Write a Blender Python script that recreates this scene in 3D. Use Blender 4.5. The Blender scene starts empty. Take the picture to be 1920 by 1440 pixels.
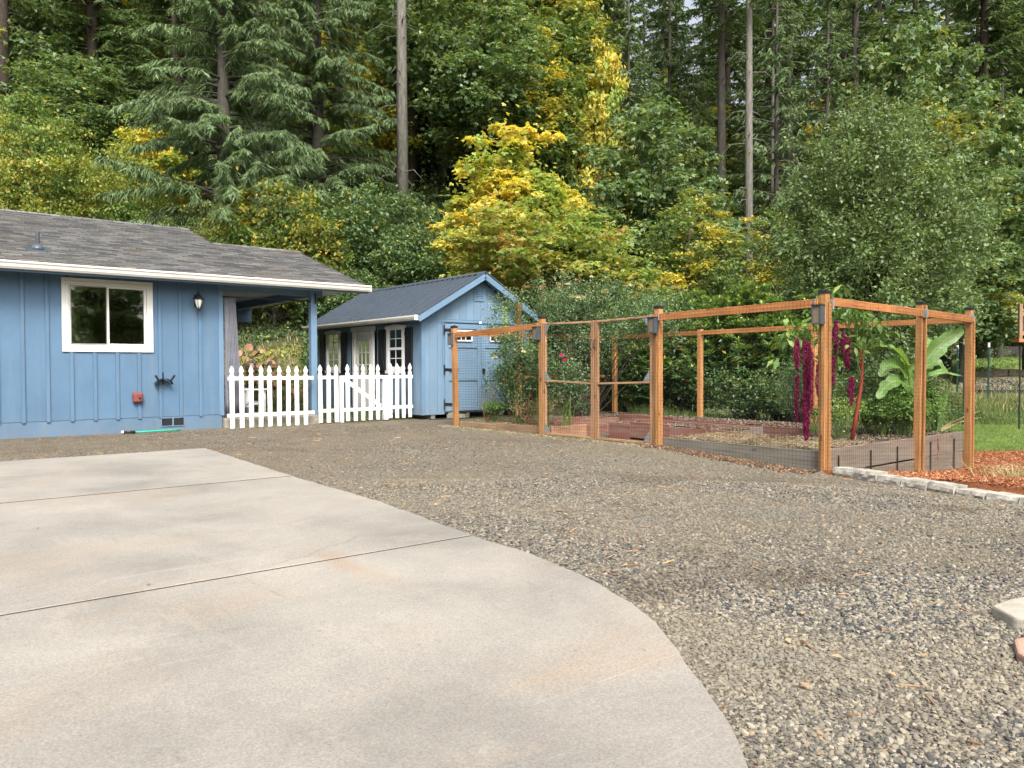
import bpy, math, random
import numpy as np
from mathutils import Vector, Matrix

# ------------------------------------------------------------------ camera, light, exposure
scene = bpy.context.scene
FPX = 1450.0
PITCH = math.atan(30.0 / FPX)
YAW = -math.atan2(0.625, 0.781)
EYE = 1.15
cam_d = bpy.data.cameras.new("camera")
cam_d.sensor_width = 36.0
cam_d.lens = 36.0 * FPX / 1920.0
cam_d.clip_start = 0.05
cam_d.clip_end = 1500.0
cam = bpy.data.objects.new("camera", cam_d)
scene.collection.objects.link(cam)
cam.matrix_world = (Matrix.Translation((0, 0, EYE)) @ Matrix.Rotation(YAW, 4, 'Z')
                    @ Matrix.Rotation(math.radians(90) - PITCH, 4, 'X') @ Matrix.Rotation(-0.0035, 4, 'Z'))
scene.camera = cam

SUN_EL, SUN_AZ = math.radians(48), math.radians(205)   # azimuth from +Y, clockwise: behind and right of the camera
world = bpy.data.worlds.new("World"); scene.world = world; world.use_nodes = True
wn = world.node_tree; wn.nodes.clear()
sky = wn.nodes.new('ShaderNodeTexSky'); sky.sky_type = 'NISHITA'; sky.sun_disc = False
sky.sun_elevation = SUN_EL; sky.sun_rotation = SUN_AZ; sky.dust_density = 8.0; sky.air_density = 1.0; sky.ozone_density = 0.2
bg = wn.nodes.new('ShaderNodeBackground'); bg.inputs['Strength'].default_value = 0.15
wo = wn.nodes.new('ShaderNodeOutputWorld')
hz = wn.nodes.new('ShaderNodeHueSaturation'); hz.inputs['Saturation'].default_value = .45
wn.links.new(sky.outputs[0], hz.inputs['Color']); wn.links.new(hz.outputs[0], bg.inputs[0]); wn.links.new(bg.outputs[0], wo.inputs[0])
sun_d = bpy.data.lights.new("sun", 'SUN'); sun_d.energy = 1.5; sun_d.angle = math.radians(16); sun_d.color = (1.0, 0.955, 0.875)
sun = bpy.data.objects.new("sun", sun_d); scene.collection.objects.link(sun)
sdir = Vector((math.sin(SUN_AZ) * math.cos(SUN_EL), math.cos(SUN_AZ) * math.cos(SUN_EL), math.sin(SUN_EL)))
sun.rotation_euler = sdir.to_track_quat('Z', 'Y').to_euler()
scene.view_settings.view_transform = 'Standard'; scene.view_settings.look = 'None'
scene.view_settings.gamma = 1.0; scene.view_settings.use_curve_mapping = False
scene.view_settings.exposure = 1.2
scene.render.engine = 'CYCLES'
cy = scene.cycles
cy.max_bounces = 9; cy.diffuse_bounces = 6; cy.glossy_bounces = 3; cy.transmission_bounces = 4; cy.transparent_max_bounces = 8
cy.caustics_reflective = False; cy.caustics_refractive = False
cy.use_denoising = True

# ------------------------------------------------------------------ helpers
COL = scene.collection
rnd = random.Random(7)

def cam2w(xc, D):
    return (xc * 0.781 + D * 0.625, -xc * 0.625 + D * 0.781)
def w2cam(X, Y):
    return X * 0.781 - Y * 0.625, X * 0.625 + Y * 0.781
def at(px, D):
    return cam2w((px - 960.0) / FPX * D, D)
def zat(py, D, px=960):
    return EYE + (690.0 - 0.0035 * (px - 960) - py) / FPX * D

def sstep(a, b, x):
    t = np.clip((x - a) / (b - a), 0, 1)
    return t * t * (3 - 2 * t)
RD = np.array([-60, 0, 8, 10, 12, 15, 21.7, 22.6, 24, 26, 30, 31, 48, 48.3, 56, 62, 100, 300.])
RZ = np.array([0, 0, -.05, -.3, -.42, -.5, -.5, -.15, .12, .3, .63, .75, 1.8, 2.3, 3.85, 5.2, 20, 30.])
def ground(X, Y):
    X = np.asarray(X, float); Y = np.asarray(Y, float)
    xc, D = w2cam(X, Y)
    toe = 21.0 + np.maximum(0, -7 - xc) * 0.0 + np.clip(-7 - xc, 0, 5) * .47
    hl = 0.5 * np.maximum(0, D - toe)
    hl = np.where(hl > 16, 16 + (hl - 16) * .35, hl)
    hr = np.interp(D, RD, RZ)
    w = sstep(1.5, 6.5, xc)
    h = hl * (1 - w) + hr * w
    # gravel stays level in front of the retaining blocks
    f = np.where(X < np.where(Y > 4.9, 8.93, 8.6), 1.0, 0.0) * np.where(D < 18, 1.0, 0.0)
    hg = -0.12 * sstep(7.6, 4.9, Y) * sstep(5.5, 8.6, X)
    h = h * (1 - f) + hg * f
    gin = (X > 8.93) & (X < 13.1) & (Y > 5.12) & (Y < 12.8)
    h = np.where(gin, -0.2, h)
    bmp = 0.5 * np.sin(X * .9 + 1.3) * np.sin(Y * 1.1) + 0.3 * np.sin(X * 2.3) * np.sin(Y * 1.9 + 2)
    h = h + bmp * sstep(21, 25, D) * .35
    return h
def gz(X, Y):
    return float(ground(X, Y))

def props(o, label=None, cat=None, group=None, kind=None):
    if label: o['label'] = label
    if cat: o['category'] = cat
    if group: o['group'] = group
    if kind: o['kind'] = kind
    return o

def link(name, data, parent=None, loc=None, rot=None, **kw):
    o = bpy.data.objects.new(name, data); COL.objects.link(o)
    if parent is not None: o.parent = parent
    if loc is not None: o.location = loc
    if rot is not None: o.rotation_euler = rot
    return props(o, **kw)

def thing(name, label, cat, loc=(0, 0, 0), rz=0.0, group=None):
    o = link(name, None, None, loc, (0, 0, rz)); o.empty_display_size = .2
    return props(o, label, cat, group)

def np_mesh(name, verts, faces, mat, smooth=False):
    """faces: list of int arrays (M,k)"""
    me = bpy.data.meshes.new(name)
    if not isinstance(faces, (list, tuple)): faces = [faces]
    faces = [np.asarray(f) for f in faces if len(f)]
    verts = np.asarray(verts, dtype=np.float32)
    nl = sum(f.size for f in faces); nf = sum(len(f) for f in faces)
    me.vertices.add(len(verts)); me.vertices.foreach_set('co', verts.ravel())
    me.loops.add(nl); me.polygons.add(nf)
    me.loops.foreach_set('vertex_index', np.concatenate([f.ravel() for f in faces]).astype(np.int32))
    sizes = np.concatenate([np.full(len(f), f.shape[1]) for f in faces])
    starts = np.concatenate([[0], np.cumsum(sizes)[:-1]])
    me.polygons.foreach_set('loop_start', starts.astype(np.int32))
    try: me.polygons.foreach_set('loop_total', sizes.astype(np.int32))
    except Exception: pass
    if smooth: me.polygons.foreach_set('use_smooth', np.ones(nf, dtype=bool))
    me.update(calc_edges=True); me.validate()
    if mat is not None:
        for m in (mat if isinstance(mat, (list, tuple)) else [mat]): me.materials.append(m)
    return me

class MB:
    """collects simple shapes, then links them as one mesh"""
    def __init__(s): s.v = []; s.f = []
    def add(s, vs, fs):
        b = len(s.v); s.v += [tuple(v) for v in vs]; s.f += [tuple(b + i for i in f) for f in fs]; return s
    def box(s, x0, x1, y0, y1, z0, z1):
        return s.add([(x0,y0,z0),(x1,y0,z0),(x1,y1,z0),(x0,y1,z0),(x0,y0,z1),(x1,y0,z1),(x1,y1,z1),(x0,y1,z1)],
                     [(0,3,2,1),(4,5,6,7),(0,1,5,4),(1,2,6,5),(2,3,7,6),(3,0,4,7)])
    def bar(s, a, b, w, t, up=(0, 0, 1)):
        """box beam from a to b; w across 'side', t along up"""
        a = Vector(a); b = Vector(b); d = (b - a).normalized(); u = Vector(up)
        sd = d.cross(u)
        if sd.length < 1e-4: sd = d.cross(Vector((1, 0, 0)))
        sd.normalize(); u2 = sd.cross(d).normalized()
        sd *= w / 2; u2 *= t / 2
        vs = [a - sd - u2, a + sd - u2, a + sd + u2, a - sd + u2, b - sd - u2, b + sd - u2, b + sd + u2, b - sd + u2]
        return s.add(vs, [(0,1,2,3),(7,6,5,4),(0,4,5,1),(1,5,6,2),(2,6,7,3),(3,7,4,0)])
    def prism(s, pts, off):
        off = Vector(off); n = len(pts)
        vs = [Vector(p) for p in pts] + [Vector(p) + off for p in pts]
        nrm = Vector((0, 0, 0))
        for i in range(n):
            p, q = vs[i], vs[(i + 1) % n]
            nrm += Vector(((p.y - q.y) * (p.z + q.z), (p.z - q.z) * (p.x + q.x), (p.x - q.x) * (p.y + q.y)))
        fl = nrm.dot(off) > 0
        a = tuple(range(n)); bq = tuple(range(n, 2 * n))
        fs = [a[::-1] if fl else a, bq if fl else bq[::-1]]
        for i in range(n):
            j = (i + 1) % n
            q = (i, j, j + n, i + n); fs.append(q if fl else q[::-1])
        return s.add(vs, fs)
    def tube(s, pts, rad, n=8, cap=True):
        pts = [Vector(p) for p in pts]
        if not hasattr(rad, '__len__'): rad = [rad] * len(pts)
        b = len(s.v); ref = None
        for i, p in enumerate(pts):
            d = (pts[min(i + 1, len(pts) - 1)] - pts[max(i - 1, 0)]).normalized()
            if ref is None: ref = Vector((0, 0, 1)) if abs(d.z) < .9 else Vector((1, 0, 0))
            sd = d.cross(ref).normalized(); u = sd.cross(d).normalized(); ref = u
            for k in range(n):
                a = 2 * math.pi * k / n
                s.v.append(tuple(p + (sd * math.cos(a) + u * math.sin(a)) * rad[i]))
        for i in range(len(pts) - 1):
            for k in range(n):
                k2 = (k + 1) % n
                s.f.append((b + i * n + k, b + i * n + k2, b + (i + 1) * n + k2, b + (i + 1) * n + k))
        if cap:
            s.f.append(tuple(b + k for k in range(n))[::-1]); e = b + (len(pts) - 1) * n
            s.f.append(tuple(e + k for k in range(n)))
        return s
    def lathe(s, cx, cy, prof, n=12):
        b = len(s.v)
        for r, z in prof:
            for k in range(n):
                a = 2 * math.pi * k / n; s.v.append((cx + r * math.cos(a), cy + r * math.sin(a), z))
        for i in range(len(prof) - 1):
            for k in range(n):
                k2 = (k + 1) % n
                s.f.append((b + i * n + k, b + i * n + k2, b + (i + 1) * n + k2, b + (i + 1) * n + k))
        s.f.append(tuple(b + k for k in range(n))[::-1]); e = b + (len(prof) - 1) * n
        s.f.append(tuple(e + k for k in range(n)))
        return s
    def mesh(s, name, mat, smooth=False):
        me = bpy.data.meshes.new(name); me.from_pydata(s.v, [], s.f); me.update()
        if mat is not None: me.materials.append(mat)
        if smooth: me.shade_smooth()
        return me
    def build(s, name, mat, parent=None, bev=0.0, smooth=False, **kw):
        o = link(name, s.mesh(name, mat, smooth), parent, **kw)
        if bev: bevel(o, bev)
        return o

def bevel(o, w, seg=1):
    m = o.modifiers.new('bevel', 'BEVEL'); m.width = w; m.segments = seg; m.limit_method = 'ANGLE'; m.angle_limit = .6
    return o

# ------------------------------------------------------------------ materials
def new_mat(name):
    m = bpy.data.materials.new(name); m.use_nodes = True; nt = m.node_tree; nt.nodes.clear()
    out = nt.nodes.new('ShaderNodeOutputMaterial')
    return m, nt, out
def nd(nt, t, **kw):
    n = nt.nodes.new(t)
    for k, v in kw.items():
        if k in n.inputs: n.inputs[k].default_value = v
        else: setattr(n, k, v)
    return n
def ramp(nt, fac, stops, interp='LINEAR'):
    r = nt.nodes.new('ShaderNodeValToRGB'); r.color_ramp.interpolation = interp
    e = r.color_ramp.elements
    while len(e) < len(stops): e.new(0.5)
    for i, (p, c) in enumerate(stops):
        e[i].position = p; e[i].color = (c[0], c[1], c[2], 1) if hasattr(c, '__len__') else (c, c, c, 1)
    nt.links.new(fac, r.inputs[0]); return r
def coords(nt, scale=(1, 1, 1), space='Object', rand=True):
    tc = nt.nodes.new('ShaderNodeTexCoord'); mp = nt.nodes.new('ShaderNodeMapping')
    mp.inputs['Scale'].default_value = scale
    nt.links.new(tc.outputs[space], mp.inputs[0])
    if rand:
        oi = nt.nodes.new('ShaderNodeObjectInfo'); mu = nt.nodes.new('ShaderNodeMath'); mu.operation = 'MULTIPLY'
        mu.inputs[1].default_value = 37.0; nt.links.new(oi.outputs['Random'], mu.inputs[0])
        cb = nt.nodes.new('ShaderNodeCombineXYZ'); 
        for i in range(3): nt.links.new(mu.outputs[0], cb.inputs[i])
        nt.links.new(cb.outputs[0], mp.inputs['Location'])
    return mp.outputs[0]
def noise(nt, vec, scale, detail=4, rough=.55, dist=0.0):
    n = nt.nodes.new('ShaderNodeTexNoise'); n.inputs['Scale'].default_value = scale
    n.inputs['Detail'].default_value = detail; n.inputs['Roughness'].default_value = rough; n.inputs['Distortion'].default_value = dist
    nt.links.new(vec, n.inputs['Vector']); return n
def mixc(nt, f, a, b, mode='MIX'):
    m = nt.nodes.new('ShaderNodeMix'); m.data_type = 'RGBA'; m.blend_type = mode
    for s, v in ((0, f), (6, a), (7, b)):
        if hasattr(v, 'links') or hasattr(v, 'is_linked'): nt.links.new(v, m.inputs[s])
        else: m.inputs[s].default_value = v if s == 0 else (v[0], v[1], v[2], 1)
    return m.outputs[2]
def bump(nt, h, strength, dist, normal=None):
    b = nt.nodes.new('ShaderNodeBump'); b.inputs['Strength'].default_value = strength; b.inputs['Distance'].default_value = dist
    nt.links.new(h, b.inputs['Height'])
    if normal is not None: nt.links.new(normal, b.inputs['Normal'])
    return b.outputs[0]
def principled(nt, out, col, rough=.6, normal=None, spec=.5, metal=0.0, rough_sock=None):
    p = nt.nodes.new('ShaderNodeBsdfPrincipled')
    if hasattr(col, 'is_linked'): nt.links.new(col, p.inputs['Base Color'])
    else: p.inputs['Base Color'].default_value = (*col, 1)
    p.inputs['Roughness'].default_value = rough; p.inputs['Metallic'].default_value = metal
    p.inputs['Specular IOR Level'].default_value = spec
    if rough_sock is not None: nt.links.new(rough_sock, p.inputs['Roughness'])
    if normal is not None: nt.links.new(normal, p.inputs['Normal'])
    nt.links.new(p.outputs[0], out.inputs[0]); return p

def mat_plain(name, col, rough=.6, var=.12, scale=3.0, spec=.4, metal=0.0, bmp=0.0, bscale=40):
    m, nt, out = new_mat(name); v = coords(nt)
    n = noise(nt, v, scale, 5, .6)
    r = ramp(nt, n.outputs[0], [(.3, tuple(c * (1 - var) for c in col)), (.7, tuple(min(1, c * (1 + var)) for c in col))])
    nr = None
    if bmp: nr = bump(nt, noise(nt, v, bscale, 3).outputs[0], bmp, .01)
    principled(nt, out, r.outputs[0], rough, nr, spec, metal); return m

def mat_siding(name, col, dirt=.25):
    """painted wood-grain siding: embossed vertical grain, dust and faint splashes near nothing in particular"""
    m, nt, out = new_mat(name); v = coords(nt, (1, 1, .07), rand=True); v2 = coords(nt, rand=True)
    g = noise(nt, v, 70, 4, .7, .4)
    big = noise(nt, v2, .9, 5, .65)
    c1 = ramp(nt, big.outputs[0], [(.3, tuple(c * .86 for c in col)), (.7, tuple(min(1, c * 1.1) for c in col))])
    sp = noise(nt, v2, 60, 2, .5)
    spr = ramp(nt, sp.outputs[0], [(.0, 0), (.74, 0), (.78, 1)])
    c2 = mixc(nt, spr.outputs[0], c1.outputs[0], tuple(c * .72 for c in col))
    streak = noise(nt, coords(nt, (3, 3, .25)), 2.2, 4, .6)
    sr = ramp(nt, streak.outputs[0], [(.5, 0), (.8, dirt)])
    c3 = mixc(nt, sr.outputs[0], c2, (.19, .215, .235))
    gp_ = nt.nodes.new('ShaderNodeNewGeometry'); sx = nt.nodes.new('ShaderNodeSeparateXYZ'); nt.links.new(gp_.outputs['Position'], sx.inputs[0])
    zz = ramp(nt, sx.outputs[2], [(0.0, .75), (.16, .42), (.42, 0)])
    dn_ = noise(nt, v2, 9, 6, .75); dr_ = ramp(nt, dn_.outputs[0], [(.42, 0), (.66, 1)])
    c3 = mixc(nt, mixc(nt, 1.0, zz.outputs[0], dr_.outputs[0], 'MULTIPLY'), c3, (.16, .145, .12))
    principled(nt, out, c3, .55, bump(nt, g.outputs[0], .5, .005), .3); return m

def mat_wood(name, c_a, c_b, axis='z', rough=.7, knots=True, grey=0.0, groove=.3):
    m, nt, out = new_mat(name)
    sc = {'x': (.06, 1, 1), 'y': (1, .06, 1), 'z': (1, 1, .06)}[axis]
    v = coords(nt, sc); v2 = coords(nt)
    g = noise(nt, v, 38, 5, .65, .6)
    r = ramp(nt, g.outputs[0], [(.28, c_a), (.72, c_b)])
    b = noise(nt, v2, 1.7, 4, .6)
    br = ramp(nt, b.outputs[0], [(.3, .72), (.7, 1.12)])
    c = mixc(nt, 1.0, r.outputs[0], br.outputs[0], 'MULTIPLY')
    if knots:
        sc2 = {'x': (.5, 1, 1), 'y': (1, .5, 1), 'z': (1, 1, .5)}[axis]
        vo = nt.nodes.new('ShaderNodeTexVoronoi'); vo.inputs['Scale'].default_value = 4.5
        nt.links.new(coords(nt, sc2), vo.inputs['Vector'])
        kr = ramp(nt, vo.outputs['Distance'], [(.05, 1), (.13, 0)])
        c = mixc(nt, kr.outputs[0], c, tuple(x * .3 for x in c_a))
    if grey:
        gr = ramp(nt, noise(nt, coords(nt, tuple(x * 1.5 for x in sc)), 9, 5, .7).outputs[0], [(.35, 0), (.65, grey)])
        c = mixc(nt, gr.outputs[0], c, (.22, .21, .19))
    oi = nt.nodes.new('ShaderNodeObjectInfo')
    tone = ramp(nt, oi.outputs['Random'], [(0, .82), (1, 1.12)])
    c = mixc(nt, 1.0, c, tone.outputs[0], 'MULTIPLY')
    principled(nt, out, c, rough, bump(nt, g.outputs[0], groove, .004), .25); return m

def mat_leaf(name, stops, trans=.35, gloss=.25, patch=None, rough=.45):
    """stops: ramp of leaf colours picked leaf by leaf; patch=(colour, scale, lo, hi) other-coloured sprays"""
    m, nt, out = new_mat(name)
    ge = nt.nodes.new('ShaderNodeNewGeometry')
    r = ramp(nt, ge.outputs['Random Per Island'], stops)
    c = r.outputs[0]
    v = coords(nt)
    if patch:
        for (pc, psc, lo, hi) in patch:
            n = noise(nt, v, psc, 3, .6); pr = ramp(nt, n.outputs[0], [(lo, 0), (hi, 1)])
            mu = nt.nodes.new('ShaderNodeMath'); mu.operation = 'MULTIPLY'
            nt.links.new(pr.outputs[0], mu.inputs[0])
            rr = ramp(nt, ge.outputs['Random Per Island'], [(0, .3), (.5, .9), (1, 1)]); nt.links.new(rr.outputs[0], mu.inputs[1])
            c = mixc(nt, mu.outputs[0], c, pc)
    hs = nt.nodes.new('ShaderNodeHueSaturation')
    n2 = noise(nt, v, 1.1, 3, .6); vr = ramp(nt, n2.outputs[0], [(.3, .78), (.7, 1.22)])
    nt.links.new(vr.outputs[0], hs.inputs['Value']); nt.links.new(c, hs.inputs['Color'])
    c = hs.outputs[0]
    p = nt.nodes.new('ShaderNodeBsdfPrincipled'); nt.links.new(c, p.inputs['Base Color'])
    p.inputs['Roughness'].default_value = rough; p.inputs['Specular IOR Level'].default_value = gloss
    t = nt.nodes.new('ShaderNodeBsdfTranslucent')
    tc_ = mixc(nt, 1.0, c, (1.35, 1.25, .55), 'MULTIPLY'); nt.links.new(tc_, t.inputs[0])
    mx = nt.nodes.new('ShaderNodeMixShader'); mx.inputs[0].default_value = trans
    nt.links.new(p.outputs[0], mx.inputs[1]); nt.links.new(t.outputs[0], mx.inputs[2]); nt.links.new(mx.outputs[0], out.inputs[0])
    return m

def mat_bark(name, ca, cb, sc=6.0):
    m, nt, out = new_mat(name); v = coords(nt, (1, 1, .22))
    n = noise(nt, v, sc * 3, 6, .7, .5); n2 = noise(nt, coords(nt), 1.5, 4, .6)
    r = ramp(nt, n.outputs[0], [(.3, ca), (.7, cb)])
    mo = ramp(nt, n2.outputs[0], [(.5, 0), (.75, .55)])
    c = mixc(nt, mo.outputs[0], r.outputs[0], (.10, .115, .055))
    principled(nt, out, c, .9, bump(nt, n.outputs[0], .8, .05), .1); return m

def mat_glass(name, tint=(.9, .95, .95), refl=.34):
    m, nt, out = new_mat(name)
    fr = nt.nodes.new('ShaderNodeLayerWeight'); fr.inputs[0].default_value = .5
    r = ramp(nt, fr.outputs['Facing'], [(0, refl * .6), (1, 1)])
    g = nt.nodes.new('ShaderNodeBsdfGlossy'); g.inputs['Roughness'].default_value = .015; g.inputs[0].default_value = (.9, .92, .9, 1)
    n = noise(nt, coords(nt), 1.3, 2); nt.links.new(bump(nt, n.outputs[0], .06, .05), g.inputs['Normal'])
    t = nt.nodes.new('ShaderNodeBsdfTransparent'); t.inputs[0].default_value = (*tint, 1)
    mx = nt.nodes.new('ShaderNodeMixShader'); nt.links.new(r.outputs[0], mx.inputs[0])
    nt.links.new(t.outputs[0], mx.inputs[1]); nt.links.new(g.outputs[0], mx.inputs[2]); nt.links.new(mx.outputs[0], out.inputs[0])
    return m

def mat_ground(name, cols, scales, bmp=.4, bscale=60, rough=.95, extra=None):
    m, nt, out = new_mat(name); v = coords(nt, rand=False)
    n = noise(nt, v, scales[0], 8, .7)
    r = ramp(nt, n.outputs[0], [(.25 + .5 * i / (len(cols) - 1), c) for i, c in enumerate(cols)])
    n2 = noise(nt, v, scales[1], 4, .6); r2 = ramp(nt, n2.outputs[0], [(.3, .7), (.7, 1.25)])
    c = mixc(nt, 1.0, r.outputs[0], r2.outputs[0], 'MULTIPLY')
    principled(nt, out, c, rough, bump(nt, noise(nt, v, bscale, 5, .7).outputs[0], bmp, .03), .15); return m

def mat_instance(name, stops, rough=.85, spec=.2, bscale=90, patch=None):
    """colour chosen stone by stone, with broad drifts over the ground"""
    m, nt, out = new_mat(name)
    oi = nt.nodes.new('ShaderNodeObjectInfo')
    r = ramp(nt, oi.outputs['Random'], stops)
    c = r.outputs[0]
    if patch:
        gp = nt.nodes.new('ShaderNodeNewGeometry')
        for (pc, psc, lo, hi, k) in patch:
            n = noise(nt, gp.outputs['Position'], psc, 4, .6); pr = ramp(nt, n.outputs[0], [(lo, 0), (hi, k)])
            c = mixc(nt, pr.outputs[0], c, pc)
        sy = nt.nodes.new('ShaderNodeSeparateXYZ'); nt.links.new(gp.outputs['Position'], sy.inputs[0])
        mr = nt.nodes.new('ShaderNodeMapRange'); mr.inputs[1].default_value = 5.5; mr.inputs[2].default_value = 12.5; mr.inputs[4].default_value = .28; nt.links.new(sy.outputs[1], mr.inputs[0])
        c = mixc(nt, mr.outputs[0], c, (.105, .083, .06))
    n = noise(nt, coords(nt), bscale, 3)
    c = mixc(nt, 1.0, c, ramp(nt, n.outputs[0], [(.3, .8), (.7, 1.15)]).outputs[0], 'MULTIPLY')
    principled(nt, out, c, rough, None, spec); return m

BLUE = (.135, .245, .40)
M = {}
M['blue'] = mat_siding('blue_siding_paint', (.080, .150, .240))
M['blue_shed'] = mat_siding('shed_siding_paint', (.135, .215, .305), .12)
M['blue_trim'] = mat_siding('blue_trim_paint', (.118, .198, .295), .08)
M['foundation'] = mat_siding('painted_foundation', (.082, .152, .240), .2)
M['white'] = mat_siding('white_paint', (.68, .69, .69), .05)
M['white_vinyl'] = mat_plain('white_vinyl', (.66, .66, .63), .35, .03, 2.0)
M['gutter'] = mat_plain('gutter_enamel', (.66, .645, .60), .3, .06, 4.0)
M['soffit'] = mat_plain('porch_ceiling_paint', (.5, .51, .52), .7, .05)
M['black'] = mat_plain('black_metal', (.012, .013, .015), .45, .2)
M['shutter'] = mat_plain('black_shutter_paint', (.012, .015, .018), .5, .2)
M['metal_roof'] = mat_plain('dark_metal_roofing', (.058, .075, .10), .36, .12, 3.0, spec=.5, metal=.1)
M['red_box'] = mat_plain('faded_red_plastic', (.16, .042, .036), .55, .25, 20)
M['grey_box'] = mat_plain('grey_plastic', (.05, .065, .08), .35, .2)
M['galv'] = mat_plain('galvanised_steel', (.38, .40, .42), .4, .2, 30, metal=.6)
M['glass'] = mat_glass('window_glass')
M['glass_dark'] = mat_glass('small_pane_glass', (.8, .85, .85), .22)
M['amber_glass'] = mat_plain('smoky_amber_glass', (.16, .12, .08), .25, .2, 20)
M['frost'] = mat_plain('frosted_glass', (.62, .64, .58), .35, .1, 30)
M['room'] = mat_plain('room_wall', (.34, .21, .12), .8, .3)
M['screen'] = mat_plain('insect_screen', (.25, .25, .24), .6)
M['curtain'] = mat_plain('grey_curtain_cloth', (.19, .197, .235), .8, .15, 6)
M['curb'] = mat_plain('weathered_curb_concrete', (.27, .25, .20), .9, .22, 7, bmp=.5, bscale=60)
M['hose'] = mat_plain('green_hose_rubber', (.02, .34, .22), .4, .1)
M['cedar'] = mat_wood('cedar_post_wood', (.29, .135, .048), (.47, .245, .10), 'z')
M['cedar_x'] = mat_wood('cedar_rail_wood_x', (.29, .115, .04), (.45, .20, .075), 'x')
M['cedar_y'] = mat_wood('cedar_rail_wood_y', (.29, .115, .04), (.45, .20, .075), 'y')
M['pale_z'] = mat_wood('weathered_gate_wood', (.30, .155, .08), (.46, .28, .155), 'z')
M['pale_y'] = mat_wood('weathered_gate_rail_wood', (.30, .165, .09), (.46, .29, .165), 'y')
M['red_y'] = mat_wood('red_stained_board_y', (.14, .040, .027), (.25, .078, .05), 'y', grey=.5, knots=False)
M['red_x'] = mat_wood('red_stained_board_x', (.14, .040, .027), (.25, .078, .05), 'x', grey=.5, knots=False)
M['grey_y'] = mat_wood('grey_board_y', (.09, .082, .062), (.18, .16, .125), 'y', grey=.6)
M['grey_x'] = mat_wood('brown_grey_board_x', (.14, .10, .072), (.25, .18, .13), 'x', grey=.7)
M['tan_y'] = mat_wood('tan_board_y', (.24, .13, .07), (.40, .25, .15), 'y', grey=.4)
M['tan_x'] = mat_wood('tan_board_x', (.24, .13, .07), (.42, .22, .13), 'x', grey=.3)
M['wire'] = mat_plain('black_coated_wire', (.005, .005, .006), .8, .1, spec=.1)
M['tpost'] = mat_plain('green_steel', (.02, .07, .06), .5, .2)
M['log_end'] = mat_plain('split_wood_face', (.33, .19, .10), .85, .4, 9)
M['bark'] = mat_bark('grey_brown_bark', (.036, .033, .029), (.10, .092, .08))
M['bark_pale'] = mat_bark('pale_grey_bark', (.075, .072, .065), (.215, .205, .185), 4)
M['bark_dark'] = mat_bark('dark_bark', (.025, .02, .016), (.075, .06, .048))
M['stem_red'] = mat_plain('red_stem', (.21, .035, .018), .6, .25, 10)
M['stem_green'] = mat_plain('green_stem', (.10, .16, .04), .5, .2, 10)
# ------------------------------------------------------------------ ground sheets
def axis(parts):
    out = []
    for a, b, st in parts: out.append(np.arange(a, b - 1e-6, st))
    out.append([parts[-1][1]]); return np.concatenate(out)
AX = axis([(-90, -30, 15), (-30, -16, 2), (-16, 0, .2), (0, 14, .1), (14, 24, .4), (24, 60, 3), (60, 150, 15)])
AD = axis([(-80, -20, 15), (-20, -4, 4), (-4, 1, 1), (1, 16, .1), (16, 30, .25), (30, 60, 1), (60, 110, 5)])
XC, DD = np.meshgrid(AX, AD)
GX = XC * .781 + DD * .625; GY = -XC * .625 + DD * .781
GZ = ground(GX, GY)
def wob(a, b): return .12 * math.sin(a * 3.1 + b) 
fx = (GX[:-1, :-1] + GX[1:, 1:]) / 2; fy = (GY[:-1, :-1] + GY[1:, 1:]) / 2
fxc, fD = w2cam(fx, fy)
blockx = np.interp(fy, [-10, 2.68, 4.92], [5.3, 8.0, 8.62])     # line of the retaining blocks
lab = np.full(fx.shape, 4)                                       # 4 hillside
wv = .25 * np.sin(fxc * 2.1) + .12 * np.sin(fxc * 5.3)
lab[(fD < 24)] = 5                                               # backyard dirt and grass
lab[(fy < 15.35) & (fx < 9.6) & (fD < 19)] = 0                   # gravel
right = (fx > np.where(fy < 4.92, blockx, 99)) | ((fx > 13.0) & (fy < 13)) 
lab[right & (fD < 15 + wv)] = 1                                  # bark mulch
lab[(fxc > 6.2) & (fD >= 15 + wv) & (fD < 21.8 + wv)] = 2        # lawn
lab[(fxc > 6.2) & (fD >= 21.8 + wv) & (fD < 31)] = 3             # rough bank
lab[(fxc > 6.2) & (fD >= 31) & (fD < 48.2)] = 2
lab[(fxc > 4.5) & (fxc < 6.2) & (fD >= 15) & (fD < 31)] = 3
gin = (fx > 8.75) & (fx < 13.05) & (fy > 4.9) & (fy < 12.8)
lab[gin] = 6
lab[(fD < 0) & (lab != 0)] = 2

def grid_part(name, k, mat, **kw):
    sel = lab == k
    nr, nc = GX.shape
    idx = np.arange(nr * nc).reshape(nr, nc)
    q = np.stack([idx[:-1, :-1][sel], idx[:-1, 1:][sel], idx[1:, 1:][sel], idx[1:, :-1][sel]], 1)
    u, inv = np.unique(q, return_inverse=True)
    V = np.stack([GX.ravel()[u], GY.ravel()[u], GZ.ravel()[u]], 1)
    me = np_mesh(name, V, inv.reshape(-1, 4), mat, True)
    return link(name, me, kind='structure', **kw)

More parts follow.
